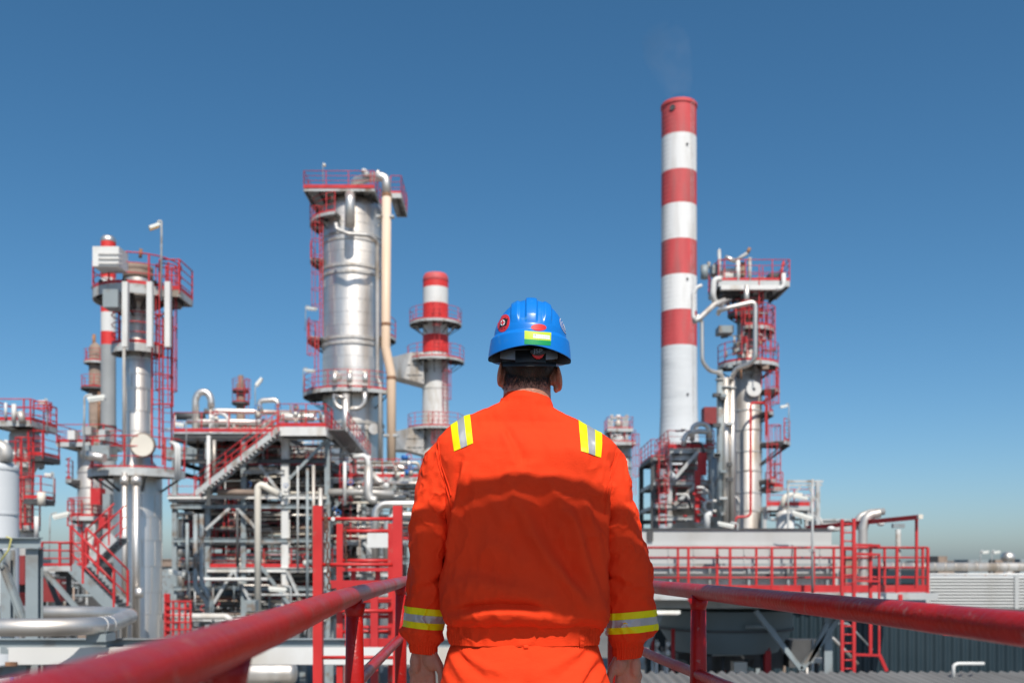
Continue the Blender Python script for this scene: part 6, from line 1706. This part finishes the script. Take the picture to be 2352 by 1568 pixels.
MB().lathe([(L(21, 58), GZ), (L(21, 58), Z(1182, 58)), (L(15, 58), Z(1174, 58)), (.02, Z(1170, 58))], (X(1804, 58), 58, 0), 28).build('shell', white, t)
MB().lathe([(L(22, 58), -.1), (L(22, 58), .1)], (X(1804, 58), 58, Z(1190, 58)), 28, sharp=True).build('seam_band', steel, t)
t = thing('loading_deck', 'red railed deck beside the slim pale column', 'deck', (X(1805, 60), 60, GZ))
rect_platform(t, X(1752, 60), X(1857, 60), 59, 62, Z(1164, 60), 'f', h=1.0, levels=(1., .66, .33), toe=.25)
rect_platform(t, X(1768, 60), X(1808, 60), 61, 63, Z(1115, 60), 'fr', h=.9, levels=(.9, .45))
for xk in (1756, 1800, 1852): MB().bar(at(xk, 1170, 59.5), at(xk, 1500, 59.5), .2).build('leg', steel, t)
pipe('process_pipe', 'cream elbow pipe resting on the red railed deck', [at(1796, 1162, 58.6), at(1802, 1140, 58.6), at(1815, 1136, 58.6), at(1842, 1138, 58.6)], L(6, 58.6), cream, .6)
t = thing('gantry_frame', 'thin pale portal frame standing behind the cooler roof', 'frame', (X(1845, 56), 56, GZ))
for xk in (1810, 1878): MB().bar(at(xk, 1104, 56), at(xk, 1500, 56), .22 if xk > 1850 else .1).build('upright', steel, t)
MB().bar(at(1808, 1105, 56), at(1890, 1105, 56), .14).build('crossbar', steel, t); MB().bar(at(1812, 1114, 56), at(1888, 1113, 56), .1).build('crossbar', steel, t)
MB().bar(at(1814, 1145, 56), at(1838, 1118, 56), .1).build('brace', steel, t); MB().bar(at(1874, 1150, 56), at(1858, 1118, 56), .1).build('brace', steel, t)
o = MB().box(at(1900, 1208, 70), (L(60, 70), 4, L(22, 70))).build('low_building', concrete); tag(o, 'low grey flat roofed block beyond the cooler roof', 'building')
MB().box(at(1900, 1196, 70), (L(64, 70), 4.2, .12)).build('parapet', steel, o)
# ---- small tower right of the worker
D = 118.; c = (X(1434, D), D)
t = thing('reactor_tower', 'small distant tower with an open pale frame on top beside the orange shoulder', 'tower', (c[0], D, GZ))
column(t, c, [(L(16, D), GZ), (L(16, D), Z(1026, D)), (L(11, D), Z(1021, D)), (.02, Z(1018, D))], cladw, 28)
seam_bands(t, c, L(16, D), [Z(p, D) for p in (1050, 1075, 1100)], brown, .15, .05)
rect_platform(t, X(1399, D), X(1455, D), D-2, D+2, Z(1018, D), 'fblr', h=1.3, fascia=.4, toe=.12)
rect_platform(t, X(1392, D), X(1449, D), D-2, D+2, Z(988, D), 'fblr', h=1.3, fascia=.4, toe=.12)
for xk in (1402, 1436): 
    for yy in (D-1.6, D+1.6): MB().bar((X(xk, D), yy, Z(1018, D)), (X(xk, D), yy, Z(957, D)), .35).build('frame_post', steel, t)
for a, b in (((1402, 988), (1418, 1000)), ((1436, 988), (1420, 1000)), ((1402, 960), (1436, 960))): MB().bar(at(a[0], a[1], D-1.7), at(b[0], b[1], D-1.7), .25).build('brace', steel, t)
MB().lathe([(.02, Z(962, D)), (L(9, D), Z(968, D)), (L(9, D), Z(982, D)), (.02, Z(986, D))], (X(1420, D), D, 0), 18).build('top_drum', cladw, t)
MB().tube([at(1420, 960, D), at(1420, 953, D)], .3, 8).build('vent_stub', white, t)
mb = MB(); ell(mb, at(1420, 1008, D-1), (.8, .8, .8)); mb.build('round_vessel', white, t)
ladder(t, (X(1452, D), D-2), Z(1140, D), Z(1020, D), -60)
# ---- skyline on the right
D = 190.
for k, (xk, w_, h_, m_, lab) in enumerate(((2150, 20, 14, brown, 'small brown block on the far skyline'), (2230, 46, 6, bluegrey, 'low grey shed on the far skyline beside the lamps'), (2290, 44, 6, brown, 'low brown roof on the far skyline'), (2345, 40, 7, bluegrey, 'low shed at the very edge of the far skyline'))):
    o = MB().box(at(xk, 1290.7-h_/2+2, D), (L(w_, D), 6, L(h_+4, D))).build('far_building', m_); tag(o, lab, 'building', 'far buildings on the skyline')
    MB().box((X(xk, D), D, (Z(1292, D)+GZ)/2), (L(w_, D)*.98, 5.8, Z(1292, D)-GZ)).build('lower_wall', m_, o)
o = MB(); ell(o, at(2315, 1279, 150), (L(16, 150), L(16, 150), L(13, 150))); o = o.build('sphere_tank', clad); tag(o, 'round silver tank on the far skyline', 'tank')
MB().tube([(X(2315, 150), 150, GZ), at(2315, 1282, 150)], .6, 12).build('stand', steel, o)
for xk, lab in ((2262, 'first of two street lamps on the far skyline'), (2288, 'second of two street lamps on the far skyline')):
    lamp_post(lab, (X(xk-10, 110), 110, GZ), at(xk-10, 1264, 110), at(xk+8, 1262, 110), r=.06, hw=.25, group='street lamps on the skyline')
rg = random.Random(5)
for k in range(46):
    d = rg.uniform(130, 420); xk = rg.choice((rg.uniform(-80, 440), rg.uniform(380, 1500), rg.uniform(1200, 2200)))
    h_ = rg.uniform(3, 9); w_ = rg.uniform(8, 30)
    o = MB().box((X(xk, d), d, GZ+h_/2), (w_, 12, h_)).build('far_building', rg.choice((concrete, bluegrey, bluegrey, brown, darksteel))); tag(o, 'far low works building beyond the plant', 'building', 'far works buildings beyond the plant'); note(o, 'far low works building', 'beyond the '+('tank and stairs' if xk < 300 else 'process structure' if xk < 950 else 'worker' if xk < 1480 else 'cooler' if xk < 1950 else 'gallery end'), GZ+h_)
    MB().box((X(xk, d), d, GZ+h_+.15), (w_+.6, 12.6, .3)).build('roof', rg.choice((bluegrey, brown, concrete)), o)

# ---- faint smoke drifting from the tall chimney
sm = bpy.data.materials.new('thin_smoke'); sm.use_nodes = True
n, l = sm.node_tree.nodes, sm.node_tree.links
n.remove(n['Principled BSDF'])
pv = n.new('ShaderNodeVolumePrincipled'); pv.inputs['Color'].default_value = (.75, .75, .76, 1)
tc = n.new('ShaderNodeTexCoord'); nz = n.new('ShaderNodeTexNoise'); nz.inputs['Scale'].default_value = .22; nz.inputs['Detail'].default_value = 4
l.new(tc.outputs['Object'], nz.inputs['Vector'])
mr = n.new('ShaderNodeMapRange'); mr.inputs[1].default_value = .36; mr.inputs[2].default_value = .85; mr.inputs[3].default_value = 0; mr.inputs[4].default_value = .04
l.new(nz.outputs[0], mr.inputs[0]); l.new(mr.outputs[0], pv.inputs['Density']); l.new(pv.outputs[0], n['Material Output'].inputs['Volume'])
D = 150.
pts = [at(1560, 225, D), at(1556, 195, D), at(1543, 150, D), at(1530, 110, D), at(1512, 70, D)]
sk = MB().tube(pts, [1.7, 2.4, 3.2, 3.8, 3.0], 20); sk.f = [f[::-1] for f in sk.f]; o = sk.build('smoke', sm); o['kind'] = 'stuff'; o['label'] = 'faint grey smoke drifting off the tall banded chimney'

name_all()
